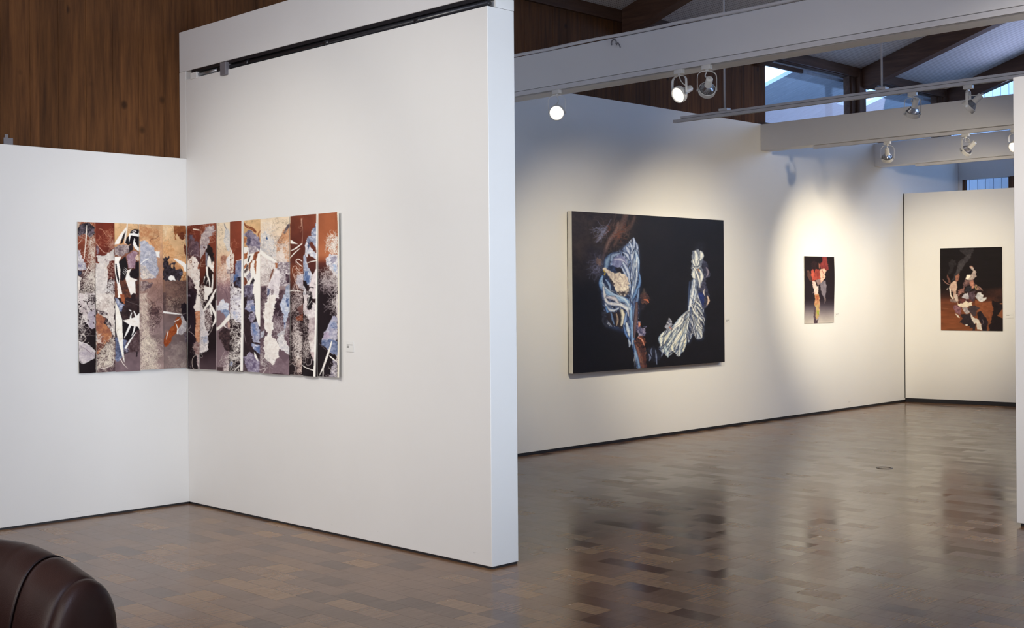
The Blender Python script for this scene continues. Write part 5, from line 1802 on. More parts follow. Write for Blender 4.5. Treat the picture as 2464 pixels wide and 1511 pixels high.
    p.poly([(600, 800), (780, 790), (900, 830), (900, 1060), (820, 1050), (690, 930), (590, 880)], (64, 88, 140), (150, 158, 186), 4, 196, 2)
    p.poly([(640, 680), (720, 640), (760, 740), (640, 800)], (190, 176, 196), (160, 146, 172), 4, 197, 2)
    p.stroke([(865, 800), (870, 802)], 24, (24, 18, 26))
    p.stroke([(785, 820), (750, 960), (690, 1150), (640, 1290), (570, 1430)], [16, 36, 40, 34, 10], WH)
    p.stroke([(645, 1280), (640, 1460)], [24, 16], WH)
    p.stroke([(752, 1078), (830, 1150), (930, 1245)], [16, 26, 40], WH)
    p.stroke([(555, 860), (640, 930), (690, 970)], 5, (170, 160, 166))
    p.poly([(820, 1150), (900, 1200), (895, 1480), (760, 1480), (790, 1300)], (196, 192, 206), (60, 52, 66), 4, 198, 2)
    p.fibres([(800, 1200), (890, 1250), (890, 1460), (740, 1460)], 36, 140, 10, (230, 224, 222), 1.0)
    p.zoom(0, 0, 1)
    p.poly([(806, 500), (826, 500), (826, 916), (812.5, 916), (812, 800), (810.5, 650), (809, 540)], (238, 232, 214))
    p.clip(None)
    p.veins(5, 0.5, 125)
    # soften the blues of the print a little
    a = p.a
    blue = np.clip((a[..., 2] - a[..., 0]) / 90.0, 0, 1)[..., None] * 0.5
    g = a.mean(-1, keepdims=True) * np.array([0.97, 0.97, 1.06], np.float32)
    p.a = a * (1 - blue) + g * blue
    # printed contrast: paler whites, deeper darks
    v = p.a / 255.0
    p.a = 255.0 * np.clip(v + 0.16 * v * v * (1.1 - v) * 2 - 0.05 * (1 - v) ** 3 * v * 4, 0, 1)
    return p.result()

# ------------------------------------------------------------------ picture: dark canvas with two pale leaf forms
def paint_canvas():
    p = Paint(1370, 500, 1748, 906, 2, 9)
    p.zoom(1340, 490, 3.514)
    p.a[:] = p.tex((16, 15, 20), (22, 20, 27), 30, 1)
    # smoky warm dark in the upper left
    p.poly([(90, 20), (700, 60), (640, 330), (420, 560), (300, 640), (90, 640)], (62, 52, 50), (36, 31, 34), 26, 2, 8, 0.9, soft=26)
    p.poly([(90, 20), (560, 60), (480, 260), (300, 400), (90, 380)], (76, 64, 61), (50, 43, 45), 22, 3, 8, 0.7, soft=22)
    p.poly([(700, 110), (1000, 140), (900, 300), (720, 260)], (40, 35, 36), (28, 26, 30), 20, 4, 6, 0.6, soft=20)
    # drifting brown roots at the top
    for q, w, c1, c2 in (([(590, 80), (540, 200), (450, 300), (400, 420), (380, 480)], [50, 60, 50, 40, 20], (120, 92, 84), (70, 54, 54)),
                         ([(660, 110), (620, 200), (540, 250), (480, 360)], [30, 40, 50, 20], (96, 74, 68), (54, 44, 46)),
                         ([(520, 160), (500, 230), (440, 320), (410, 400)], [20, 34, 26, 10], (138, 116, 112), (90, 70, 72)),
                         ([(430, 180), (390, 250), (330, 330)], [20, 46, 10], (124, 124, 146), (70, 62, 74)),
                         ([(420, 180), (450, 210), (400, 260)], [10, 24, 8], (126, 74, 56), (76, 52, 50))):
        p.blade(q, w, c1, c2, None, 0.75)
    p.fibres([(400, 120), (660, 120), (620, 330), (420, 420), (360, 330)], 90, 120, 7, (150, 118, 104), 1.0, 0, 0.45, 40, (60, 48, 52))
    p.fibres([(330, 200), (440, 190), (380, 320), (330, 300)], 40, 70, 8, (150, 156, 190), 0.5, 0, 0.6, 30)
    p.fibres([(500, 200), (580, 200), (540, 290), (480, 280)], 20, 60, 7, (150, 84, 62), 0.8, 0, 0.6)
    # blue haze left of the form
    p.poly([(280, 380), (420, 380), (420, 620), (320, 660), (260, 540)], (70, 66, 84), (32, 29, 40), 9, 5, 8, 0.8, soft=10)
    p.fibres([(290, 480), (390, 480), (390, 600), (300, 600)], 50, 90, 8, (120, 124, 156), 0.5, 0, 0.5, 40)
    p.poly([(340, 450), (380, 470), (370, 520), (330, 510)], (150, 120, 106), (90, 76, 84), 4, 6, 3, 0.8)
    # leaf cluster, left form
    LN = (16, 18, 32)
    p.poly([(395, 540), (440, 430), (520, 405), (600, 330), (690, 350), (695, 560), (700, 700), (690, 980), (620, 1120), (560, 1090), (410, 1040), (380, 820), (355, 680)], (62, 80, 124), (26, 34, 62), 7, 7, 3, 0.95, soft=4)
    up = [(400, 520), (440, 420), (520, 400), (600, 330), (650, 280), (695, 360), (700, 620), (640, 800), (600, 780), (600, 620), (540, 560), (480, 520)]
    p.streaks(up, 150, 110, 7, (128, 152, 200), 96, 0.25, 0.4, 0.75)
    p.streaks(up, 90, 90, 5, (206, 216, 236), 98, 0.2, 0.3, 0.7)
    p.streaks(up, 70, 90, 4, (14, 16, 34), 96, 0.2, 0.4, 0.8)
    lo = [(365, 620), (420, 760), (600, 800), (690, 700), (690, 1000), (640, 1180), (560, 1060), (420, 1030), (385, 860)]
    p.streaks(lo, 110, 90, 8, (96, 116, 168), 70, 0.5, 0.5, 0.7)
    p.streaks(lo, 70, 70, 6, (206, 206, 206), 60, 0.5, 0.5, 0.6)
    p.streaks(lo, 60, 70, 5, (14, 14, 28), 70, 0.5, 0.5, 0.8)
    p.blade([(415, 530), (430, 470), (470, 430), (510, 415)], [40, 54, 40, 16], (132, 160, 196), (54, 74, 118), LN)
    p.blade([(460, 480), (470, 440), (530, 420)], [20, 36, 18], (150, 172, 206), (70, 86, 130), LN)
    p.poly([(468, 470), (520, 428), (575, 450), (600, 520), (600, 560), (560, 560), (500, 540), (470, 520)], (150, 160, 200), (92, 98, 146), 5, 8, 1.5)
    p.blade([(490, 470), (540, 470), (590, 510)], [24, 34, 12], (178, 184, 214), (104, 108, 156), None)
    for q, w in (([(650, 290), (655, 330), (650, 380)], [10, 32, 10]), ([(612, 320), (630, 360), (640, 400)], [10, 28, 8]), ([(585, 360), (600, 390), (615, 425)], [10, 40, 10]), ([(670, 330), (680, 370), (672, 420)], [6, 22, 8]),
                 ([(560, 410), (590, 430), (610, 470)], [12, 34, 10]), ([(560, 500), (600, 580), (610, 660)], [22, 40, 8]), ([(545, 530), (580, 600), (600, 650)], [14, 24, 6]), ([(630, 430), (640, 520), (625, 640)], [26, 32, 6])):
        p.blade(q, w, (196, 208, 232), (74, 96, 150), LN)
    p.blade([(660, 395), (680, 470), (676, 560), (655, 660), (628, 770), (620, 800)], [14, 38, 40, 40, 34, 16], (196, 214, 238), (74, 110, 170), LN)
    p.blade([(650, 430), (655, 540), (640, 640)], [8, 16, 6], (228, 236, 246), (110, 150, 200), None)
    p.blade([(695, 590), (700, 660), (670, 740), (630, 820)], [12, 28, 30, 14], (110, 146, 196), (44, 66, 116), LN)
    # cream centre
    p.poly([(388, 545), (410, 530), (440, 560), (490, 590), (530, 575), (580, 600), (606, 660), (608, 720), (590, 770), (560, 790), (520, 780), (490, 720), (455, 650), (430, 600)], (242, 236, 222), (198, 184, 176), 6, 9, 2)
    p.poly([(430, 610), (455, 640), (490, 670), (480, 690), (450, 660)], (24, 20, 28), (90, 80, 84), 3, 10, 2)
    p.poly([(500, 730), (560, 745), (590, 720), (600, 760), (560, 790), (520, 780)], (34, 32, 44), (200, 190, 180), 4, 11, 3, c=2.0)
    p.stroke([(395, 565), (405, 580), (400, 600)], 10, (176, 150, 60))
    p.poly([(480, 530), (540, 545), (560, 575), (500, 575)], (20, 18, 26), (40, 36, 50), 4, 12, 2)
    # thick blue stems
    p.blade([(385, 610), (368, 660), (385, 710), (440, 760), (520, 800), (585, 820), (618, 880), (630, 980), (635, 1080), (640, 1160), (662, 1260), (690, 1395)], [20, 44, 52, 50, 48, 50, 54, 48, 40, 34, 34, 30], (140, 176, 220), (46, 76, 134), LN)
    p.blade([(380, 640), (400, 700), (470, 760), (560, 800), (600, 850), (612, 960)], [6, 16, 18, 18, 16, 6], (206, 222, 240), (130, 166, 212), None, 0.8)
    p.blade([(410, 640), (440, 680), (450, 730)], [10, 26, 8], (150, 176, 214), (60, 86, 140), LN)
    p.blade([(690, 720), (680, 800), (655, 880), (640, 980)], [14, 26, 26, 12], (120, 146, 190), (44, 60, 104), LN)
    # pale ribs lower left
    p.blade([(390, 700), (400, 770), (420, 830), (470, 845), (540, 855), (590, 890), (605, 950)], [14, 26, 30, 34, 34, 30, 10], (226, 226, 230), (120, 136, 176), LN)
    p.blade([(420, 790), (480, 800), (520, 840)], [20, 40, 10], (200, 196, 206), (110, 116, 150), LN)
    p.blade([(405, 840), (430, 890), (480, 900), (520, 880)], [12, 34, 30, 12], (206, 214, 226), (90, 116, 170), LN)
    p.blade([(410, 870), (430, 920), (470, 930)], [10, 24, 12], (110, 150, 206), (50, 80, 140), LN)
    p.poly([(400, 930), (480, 920), (520, 900), (580, 950), (585, 1010), (545, 1060), (470, 1030), (410, 960)], (52, 44, 50), (28, 26, 36), 6, 13, 3)
    p.blade([(545, 900), (560, 960), (540, 1030)], [26, 44, 12], (226, 222, 206), (130, 130, 130), LN)
    p.blade([(500, 930), (510, 980), (500, 1030)], [14, 26, 10], (176, 158, 140), (70, 60, 66), LN)
    p.blade([(455, 920), (465, 970), (480, 1020)], [10, 22, 8], (120, 150, 190), (50, 64, 104), LN)
    p.blade([(585, 920), (575, 980), (560, 1040)], [10, 26, 8], (150, 176, 220), (70, 96, 156), LN)
    p.poly([(370, 900), (410, 930), (430, 1040), (405, 1050), (375, 990)], (60, 62, 78), (26, 26, 38), 4, 14, 3, 0.9)
    p.blade([(585, 1010), (600, 1080), (605, 1140)], [18, 44, 10], (220, 226, 232), (100, 130, 186), LN)
    p.blade([(560, 1030), (580, 1100), (610, 1150)], [10, 26, 8], (110, 146, 206), (40, 64, 120), LN)
    p.blade([(600, 1150), (612, 1180), (606, 1210)], [10, 26, 8], (200, 210, 220), (90, 110, 160), None)
    # brown trunk
    p.blade([(672, 840), (665, 960), (655, 1060), (650, 1130)], [20, 36, 36, 14], (118, 96, 98), (58, 46, 60), LN, 0.9)
    p.blade([(655, 1160), (690, 1260), (720, 1395)], [20, 44, 44], (140, 96, 84), (70, 50, 60), LN)
    p.blade([(640, 1180), (665, 1280), (690, 1395)], [14, 28, 30], (140, 172, 210), (60, 86, 136), None)
    p.blade([(700, 1250), (715, 1330), (725, 1395)], [8, 20, 16], (196, 170, 150), (120, 80, 70), None)
    # warm fragments right of the trunk
    p.poly([(705, 760), (745, 720), (780, 800), (775, 850), (735, 850), (700, 830)], (110, 74, 66), (46, 36, 44), 5, 15, 3, 0.9)
    p.stroke([(735, 810), (760, 815), (775, 835)], [8, 16, 6], (196, 110, 76), 0.9)
    p.poly([(720, 725), (745, 720), (760, 760), (720, 770)], (80, 74, 66), (40, 36, 40), 5, 16, 3, 0.8)
    p.poly([(700, 850), (740, 860), (740, 900), (700, 890)], (52, 44, 58), (24, 22, 30), 4, 17, 3, 0.8)
    p.poly([(675, 980), (700, 990), (715, 1050), (750, 1040), (745, 1110), (690, 1120), (660, 1060)], (170, 164, 190), (40, 42, 78), 4, 18, 3, c=1.8)
    p.blade([(690, 1000), (695, 1020), (690, 1040)], [8, 22, 8], (214, 176, 150), (180, 80, 50), None)
    p.poly([(670, 1120), (730, 1110), (745, 1190), (700, 1240), (660, 1200)], (116, 70, 56), (28, 24, 36), 4, 19, 4, c=1.8)
    p.blade([(680, 1130), (715, 1150), (735, 1200)], [8, 18, 6], (220, 180, 160), (150, 60, 40), None)
    p.blade([(740, 1220), (745, 1260), (735, 1290)], [8, 16, 5], (236, 190, 140), (190, 80, 40), None)
    p.poly([(690, 1230), (750, 1220), (750, 1395), (710, 1395)], (110, 62, 50), (56, 40, 48), 5, 20, 3, 0.8)
    # bottom bluish fragments
    p.poly([(750, 1230), (880, 1200), (890, 1280), (840, 1340), (760, 1310)], (44, 48, 66), (20, 20, 30), 6, 21, 5, 0.9)
    for q, w in (([(770, 1270), (785, 1300), (775, 1330)], [6, 20, 6]), ([(830, 1240), (835, 1290), (840, 1360)], [8, 18, 6]), ([(860, 1230), (890, 1250), (880, 1290)], [8, 22, 8]), ([(800, 1220), (790, 1250), (800, 1290)], [6, 14, 5])):
        p.blade(q, w, (150, 164, 196), (50, 60, 100), None, 0.8)
    # right form: dark fringe first
    p.poly([(1180, 330), (1240, 320), (1235, 420), (1170, 400)], (44, 46, 62), (22, 22, 32), 6, 23, 4, 0.9, soft=4)
    p.poly([(1220, 470), (1275, 500), (1290, 600), (1255, 660), (1285, 760), (1270, 870), (1230, 900), (1190, 760), (1200, 620)], (84, 86, 112), (30, 32, 50), 5, 24, 4, 0.95)
    p.poly([(1185, 750), (1245, 760), (1240, 880), (1200, 860)], (44, 66, 140), (28, 36, 80), 5, 25, 3, 0.95)
    p.blade([(1270, 780), (1282, 820), (1265, 860)], [8, 22, 6], (226, 206, 186), (120, 96, 96), None)
    p.blade([(1250, 720), (1240, 750), (1250, 780)], [8, 16, 5], (214, 208, 200), (110, 104, 120), None)
    p.blade([(1262, 540), (1278, 580), (1265, 620)], [10, 24, 8], (150, 144, 160), (70, 66, 90), None)
    p.poly([(1140, 400), (1180, 390), (1235, 400), (1238, 480), (1215, 525), (1232, 570), (1235, 640), (1205, 720), (1190, 690), (1170, 650), (1140, 620), (1136, 540)], (150, 160, 176), (84, 92, 116), 5, 26, 2)
    for q, w in (([(1170, 405), (1180, 450), (1175, 520)], [20, 44, 14]), ([(1215, 405), (1225, 440), (1210, 480)], [16, 40, 10]), ([(1150, 470), (1155, 500), (1170, 530)], [8, 20, 8]), ([(1200, 480), (1195, 510), (1180, 530)], [10, 20, 6]),
                 ([(1160, 560), (1155, 600), (1165, 640)], [20, 40, 14]), ([(1205, 560), (1225, 610), (1210, 680)], [14, 34, 10]), ([(1145, 540), (1190, 545), (1210, 530)], [10, 16, 8])):
        p.blade(q, w, (236, 238, 232), (140, 152, 172), LN)
    p.blade([(1150, 535), (1175, 570), (1200, 640), (1210, 710)], [6, 14, 16, 6], (246, 246, 240), (196, 200, 206), LN)
    p.stroke([(1195, 555), (1205, 575)], [8, 6], (190, 120, 70))
    # stem and fan
    p.poly([(1130, 650), (1185, 660), (1190, 780), (1240, 900), (1248, 1000), (1225, 1140), (1190, 1160), (1150, 1100), (1110, 1190), (1085, 1130), (1105, 900)], (86, 104, 146), (34, 42, 70), 6, 27, 4, 0.95, soft=3)
    fan = [(1140, 640), (1180, 660), (1195, 780), (1240, 900), (1248, 1000), (1225, 1140), (1180, 1150), (1150, 1100), (1110, 1180), (1090, 1130), (1110, 900)]
    p.streaks(fan, 120, 110, 8, (150, 168, 200), 78, 0.22, 0.3, 0.8)
    p.streaks(fan, 90, 90, 6, (232, 234, 230), 72, 0.25, 0.3, 0.8)
    p.streaks(fan, 80, 90, 5, (20, 24, 48), 76, 0.22, 0.3, 0.85)
    p.blade([(1160, 650), (1150, 740), (1130, 830), (1120, 900)], [30, 50, 44, 26], (222, 228, 236), (104, 124, 160), LN)
    p.blade([(1175, 700), (1165, 790), (1140, 880)], [12, 24, 10], (190, 206, 226), (84, 104, 150), LN)
    p.blade([(1120, 660), (1115, 760), (1110, 860)], [8, 18, 10], (74, 92, 130), (34, 42, 70), None, 0.8)
    for q, w in (([(1135, 870), (1170, 930), (1220, 980), (1240, 1010)], [10, 24, 26, 6]), ([(1140, 850), (1190, 880), (1230, 940)], [8, 26, 8]), ([(1130, 890), (1160, 980), (1200, 1040), (1232, 1060)], [10, 26, 28, 8]),
                 ([(1160, 820), (1200, 850), (1225, 890)], [8, 22, 6]), ([(1180, 1040), (1210, 1080), (1222, 1130)], [14, 40, 10]), ([(1140, 940), (1170, 1020), (1185, 1080)], [8, 20, 8])):
        p.blade(q, w, (232, 234, 226), (110, 124, 150), LN)
    p.blade([(1130, 880), (1135, 960), (1120, 1060), (1115, 1150)], [14, 24, 26, 10], (104, 120, 156), (40, 50, 84), LN, 0.8)
    # lower left wing
    p.poly([(1125, 890), (1060, 940), (1040, 1000), (980, 1040), (930, 1060), (890, 1090), (858, 1150), (875, 1240), (930, 1300), (985, 1255), (1025, 1295), (1075, 1240), (1090, 1130), (1115, 1010)], (186, 200, 216), (92, 110, 146), 5, 28, 3)
    CR = (244, 240, 216)
    wing = [(1125, 890), (1060, 940), (1040, 1000), (980, 1040), (930, 1060), (890, 1090), (858, 1150), (875, 1240), (930, 1300), (985, 1255), (1025, 1295), (1075, 1240), (1090, 1130), (1115, 1010)]
    p.streaks(wing, 110, 120, 9, (222, 228, 226), 122, 0.2, 0.3, 0.8)
    p.streaks(wing, 60, 110, 6, (40, 52, 86), 122, 0.2, 0.3, 0.8)
    for q, w, c in (([(1118, 900), (1060, 960), (980, 1060), (915, 1140)], [14, 40, 40, 14], (236, 238, 236)),
                    ([(1118, 920), (1080, 1010), (1020, 1090), (960, 1150), (900, 1210)], [10, 34, 34, 34, 10], (206, 216, 226)),
                    ([(900, 1090), (875, 1140), (880, 1200)], [18, 44, 12], (240, 242, 228)),
                    ([(960, 1080), (920, 1140), (900, 1200)], [20, 40, 10], CR),
                    ([(1000, 1080), (960, 1150), (930, 1200)], [24, 40, 14], (226, 232, 226)),
                    ([(1110, 960), (1060, 1070), (1000, 1170), (960, 1240)], [10, 36, 44, 16], CR),
                    ([(1112, 990), (1090, 1080), (1050, 1180), (1030, 1285)], [8, 30, 40, 12], (226, 230, 226)),
                    ([(905, 1200), (925, 1250), (935, 1295)], [16, 38, 12], (206, 222, 226)),
                    ([(1085, 1100), (1080, 1170), (1062, 1250)], [12, 34, 10], CR),
                    ([(980, 1180), (970, 1220), (985, 1250)], [16, 36, 10], CR)):
        p.blade(q, w, c, (124, 146, 176), LN)
    p.blade([(1118, 905), (1070, 950), (1050, 1010), (970, 1060)], [6, 14, 14, 6], (248, 246, 240), (200, 210, 220), LN)
    p.poly([(925, 1010), (945, 960), (965, 1000), (975, 1050), (930, 1070), (905, 1050)], (196, 200, 212), (60, 62, 86), 4, 29, 3, c=1.7)
    p.stroke([(950, 1045), (965, 1060)], 10, (170, 90, 60), 0.8)
    p.streaks(wing, 70, 90, 4, (250, 248, 236), 122, 0.15, 0.3, 0.7)
    p.streaks(wing, 46, 90, 3.5, (26, 34, 60), 122, 0.15, 0.3, 0.75)
    p.streaks(fan, 50, 80, 4, (248, 246, 238), 74, 0.2, 0.3, 0.7)
    p.streaks(fan, 40, 80, 3.5, (20, 24, 46), 76, 0.2, 0.3, 0.8)
    p.streaks([(640, 400), (690, 400), (690, 600), (640, 800), (600, 1000), (690, 1390), (650, 1390), (600, 900), (620, 640)], 60, 120, 4, (226, 236, 248), 92, 0.12, 0.2, 0.6)
    p.streaks([(640, 400), (690, 400), (690, 600), (640, 800), (600, 1000), (690, 1390), (650, 1390), (600, 900), (620, 640)], 60, 120, 4, (24, 40, 86), 92, 0.12, 0.2, 0.6)
    p.streaks([(370, 640), (420, 700), (600, 800), (620, 900), (580, 900), (400, 760)], 40, 80, 4, (216, 228, 242), 40, 0.25, 0.3, 0.55)
    p.streaks([(410, 540), (600, 600), (606, 720), (560, 780), (490, 700)], 50, 60, 4, (120, 104, 112), 75, 0.3, 0.4, 0.5)
    return p.result()


# ------------------------------------------------------------------ picture: narrow print with a peeling trunk
def paint_trunk():
    p = Paint(1932, 612, 2012, 784, 3, 3)
    p.zoom(1900, 600, 7.557)
    p.vgrad([(200, 50), (900, 50), (900, 1420), (200, 1420)], [(120, (26, 18, 22)), (900, (36, 28, 36)), (1000, (58, 50, 60)), (1100, (104, 96, 104)), (1200, (150, 142, 144)), (1350, (196, 188, 180))], 1, 0.05)
    p.poly([(540, 300), (720, 100), (740, 380), (700, 600)], (40, 28, 32), (24, 18, 22), 8, 1, 2, 0.6)
    p.poly([(395, 250), (470, 200), (520, 260), (530, 380), (400, 380)], (50, 32, 36), (30, 22, 26), 6, 2, 2, 0.9)
    p.poly([(318, 385), (355, 385), (385, 440), (395, 585), (360, 570), (330, 500)], (100, 70, 64), (70, 46, 44), 4, 3, 1)
    p.poly([(600, 130), (682, 130), (690, 250), (705, 370), (650, 395), (570, 350), (545, 280), (600, 230)], (140, 60, 58), (98, 40, 44), 4, 4, 1, sy=3)
    p.poly([(535, 240), (560, 300), (545, 370), (535, 330)], (150, 96, 82))
    p.poly([(392, 390), (430, 350), (455, 400), (480, 360), (540, 365), (560, 440), (575, 560), (520, 640), (480, 560), (412, 590), (390, 480)], (170, 74, 62), (110, 48, 46), 4, 5, 1, sy=3)
    p.poly([(392, 400), (430, 360), (450, 420), (440, 530), (405, 560)], (200, 96, 78), (160, 70, 60), 4, 6, 1)
    p.poly([(440, 380), (465, 380), (460, 420), (445, 420)], (30, 20, 24))
    p.poly([(540, 400), (560, 370), (640, 355), (665, 395), (640, 460), (640, 530), (570, 620), (560, 520)], (236, 206, 184), (200, 150, 132), 4, 7, 1.5)
    p.stroke([(590, 380), (620, 450)], [6, 8], (110, 60, 60))
    p.stroke([(590, 510), (620, 520)], [8, 5], (70, 50, 56))
    p.poly([(480, 560), (560, 540), (570, 620), (530, 650), (500, 640)], (120, 96, 100), (150, 130, 128), 4, 8, 1.5)
    p.poly([(555, 620), (600, 590), (640, 565), (660, 650), (668, 730), (650, 840), (655, 880), (612, 880), (575, 790), (560, 700)], (134, 126, 136), (104, 98, 110), 6, 9, 1)
    p.stroke([(625, 870), (640, 930), (632, 990)], [16, 12, 4], (124, 112, 116))
    p.stroke([(650, 890), (655, 930), (640, 960)], [8, 6, 4], (150, 130, 124))
    p.poly([(410, 590), (440, 580), (480, 590), (500, 680), (525, 660), (520, 790), (530, 840), (450, 830), (430, 700)], (226, 206, 198), (186, 160, 156), 5, 10, 1.5)
    p.poly([(478, 580), (500, 620), (498, 680), (480, 640)], (34, 24, 28))
    p.stroke([(455, 770), (430, 785), (418, 800)], [10, 8, 4], (206, 186, 178))
    p.poly([(455, 820), (530, 820), (550, 960), (545, 1080), (530, 1220), (480, 1280), (450, 1250), (470, 1100), (452, 1000)], (206, 156, 120), (170, 120, 84), 6, 11, 1.5)
    p.poly([(470, 840), (525, 850), (530, 930), (490, 930)], (190, 110, 76), (150, 84, 60), 5, 12, 1)
    p.poly([(470, 1000), (535, 1000), (530, 1200), (490, 1260), (470, 1200)], (196, 172, 120), (170, 146, 100), 6, 13, 1.5)
    p.poly([(502, 1130), (535, 1110), (530, 1195), (515, 1205)], (160, 190, 60), (130, 150, 50), 4, 14, 1)
    p.poly([(450, 1060), (475, 1040), (472, 1200), (490, 1290), (525, 1250), (505, 1360), (440, 1360), (440, 1180)], (92, 76, 86), (70, 56, 66), 5, 15, 1)
    p.stroke([(545, 960), (548, 1080), (540, 1180)], [5, 6, 4], (210, 196, 190))
    return p.result()


# ------------------------------------------------------------------ picture: dark print with pale scraps over brown ground
def paint_scraps():
    p = Paint(2260, 590, 2408, 802, 3, 4)
    p.zoom(2240, 580, 6.295)
    p.vgrad([(100, 50), (1060, 50), (1060, 1420), (100, 1420)], [(100, (20, 15, 19)), (700, (24, 17, 21)), (840, (52, 30, 26)), (930, (104, 58, 40)), (1100, (118, 66, 42)), (1360, (124, 72, 46))], 1, 0.12, 10, 3, 0.6)
    p.poly([(800, 750), (1060, 700), (1060, 960), (900, 900)], (40, 26, 26), (70, 42, 36), 9, 2, 3, 0.9, soft=3)
    p.poly([(660, 1010), (870, 1000), (890, 1110), (830, 1180), (700, 1130), (640, 1050)], (112, 62, 42), (140, 84, 56), 7, 3, 1)
    p.stroke([(650, 1060), (760, 1040), (870, 1015)], [4, 6, 4], (190, 150, 120))
    p.stroke([(170, 1020), (260, 1030)], 5, (150, 100, 76))
    p.poly([(420, 150), (450, 120), (620, 110), (615, 190), (560, 200), (530, 260), (470, 190)], (52, 48, 52), (34, 30, 34), 6, 4, 1.5)
    p.poly([(600, 190), (560, 270), (500, 360), (440, 480), (415, 560), (330, 600), (340, 520), (400, 420), (400, 330), (490, 260), (560, 195)], (70, 66, 70), (46, 42, 47), 7, 5, 2)
    p.poly([(280, 320), (330, 290), (380, 290), (375, 350), (330, 470), (290, 510), (255, 520), (290, 430)], (46, 42, 46), (34, 30, 34), 5, 6, 2)
    p.poly([(370, 540), (420, 490), (430, 540), (395, 620), (370, 640)], (176, 116, 92), (120, 84, 76), 4, 7, 1)
    p.poly([(250, 510), (275, 540), (310, 640), (270, 640), (255, 560)], (130, 86, 74), (90, 62, 60), 4, 8, 1)
    p.stroke([(190, 580), (240, 640), (300, 670)], [4, 14, 6], (160, 120, 110))
    p.stroke([(250, 740), (262, 720)], 12, (190, 170, 164))
    p.poly([(310, 640), (350, 600), (375, 620), (400, 700), (380, 780), (360, 860), (340, 880), (330, 800), (290, 760), (285, 700)], (216, 190, 172), (176, 142, 130), 5, 9, 1.5)
    p.poly([(280, 700), (300, 720), (310, 820), (345, 880), (330, 890), (295, 840)], (232, 222, 210))
    p.poly([(310, 740), (335, 780), (340, 850), (315, 800)], (30, 22, 26))
    p.poly([(350, 820), (400, 800), (405, 910), (360, 930)], (226, 212, 200), (170, 150, 144), 4, 10, 1.5)
    p.poly([(285, 880), (350, 890), (400, 930), (330, 930), (290, 920)], (150, 130, 124), (110, 92, 90), 4, 11, 1.5)
    p.poly([(570, 390), (600, 375), (630, 430), (662, 470), (655, 540), (625, 590), (560, 600), (510, 580), (530, 520), (590, 510), (615, 460), (580, 420)], (206, 190, 180), (150, 134, 130), 5, 12, 1.5)
    p.poly([(510, 580), (530, 515), (575, 515), (580, 540), (540, 590)], (246, 238, 222))
    p.stroke([(575, 410), (590, 385), (615, 400)], [8, 14, 6], (170, 120, 104))
    p.poly([(470, 650), (510, 590), (560, 600), (620, 590), (650, 640), (640, 720), (600, 720), (560, 660), (510, 700), (470, 700)], (150, 116, 112), (64, 46, 52), 4, 13, 2, c=1.8)
    p.poly([(565, 620), (620, 600), (640, 660), (610, 720), (580, 700)], (210, 150, 128), (160, 104, 92), 4, 14, 1.5)
    p.poly([(520, 690), (590, 690), (600, 740), (540, 780), (500, 750)], (60, 60, 68), (36, 34, 42), 5, 15, 1.5)
    p.poly([(620, 660), (670, 670), (740, 750), (690, 740), (640, 750)], (170, 130, 112), (50, 36, 42), 4, 16, 1.5, c=1.8)
    p.stroke([(690, 690), (720, 720), (748, 755)], [6, 12, 4], (196, 150, 136))
    p.stroke([(660, 680), (645, 710), (665, 730)], 10, (186, 168, 110))
    p.poly([(400, 760), (450, 720), (490, 700), (490, 780), (440, 800), (410, 850)], (190, 134, 118), (110, 78, 78), 4, 17, 2)
    p.poly([(550, 780), (640, 760), (640, 900), (560, 930)], (110, 90, 100), (60, 46, 56), 4, 18, 2)
    p.poly([(460, 840), (490, 800), (545, 785), (555, 870), (520, 880), (460, 870)], (206, 204, 210), (150, 144, 156), 5, 19, 1.5)
    p.poly([(640, 840), (660, 800), (700, 775), (755, 820), (740, 860), (800, 850), (800, 880), (770, 910), (720, 930), (680, 900)], (226, 224, 222), (170, 172, 180), 5, 20, 1.5)
    p.poly([(640, 890), (690, 910), (720, 940), (860, 920), (890, 1040), (660, 1060), (640, 960)], (120, 66, 42), (146, 88, 58), 8, 21, 1)
    p.poly([(400, 900), (560, 870), (600, 920), (540, 950), (420, 950)], (120, 70, 66), (50, 32, 38), 4, 22, 2, c=1.6)
    p.poly([(380, 920), (430, 960), (480, 940), (520, 900), (540, 930), (600, 930), (600, 980), (520, 1010), (420, 1000)], (240, 228, 204), (206, 190, 176), 5, 23, 1.5)
    p.poly([(335, 990), (380, 960), (440, 1010), (450, 1080), (420, 1120), (370, 1090)], (160, 116, 126), (90, 58, 70), 3, 24, 2)
    p.poly([(360, 1100), (400, 1120), (430, 1170), (400, 1160)], (226, 216, 206))
    p.poly([(450, 1010), (540, 1010), (560, 1080), (520, 1110), (480, 1080)], (196, 190, 190), (130, 120, 126), 4, 25, 1.5)
    p.poly([(540, 1040), (560, 990), (640, 980), (700, 1010), (650, 1060), (665, 1130), (620, 1140), (570, 1090)], (74, 62, 66), (54, 44, 50), 5, 26, 1.5)
    p.poly([(440, 1100), (560, 1110), (640, 1240), (640, 1360), (560, 1300), (420, 1240), (470, 1190)], (52, 42, 48), (38, 30, 36), 6, 27, 2)
    p.poly([(560, 1090), (620, 1150), (670, 1180), (720, 1260), (740, 1350), (670, 1330), (660, 1250), (620, 1250)], (226, 218, 206), (196, 186, 178), 6, 28, 1.5)
    p.poly([(670, 1080), (720, 1060), (780, 1150), (820, 1220), (800, 1370), (745, 1370), (720, 1240), (680, 1180)], (44, 34, 42), (28, 22, 28), 6, 29, 1)
    p.stroke([(740, 1190), (755, 1230), (740, 1260)], [6, 10, 4], (120, 104, 106))
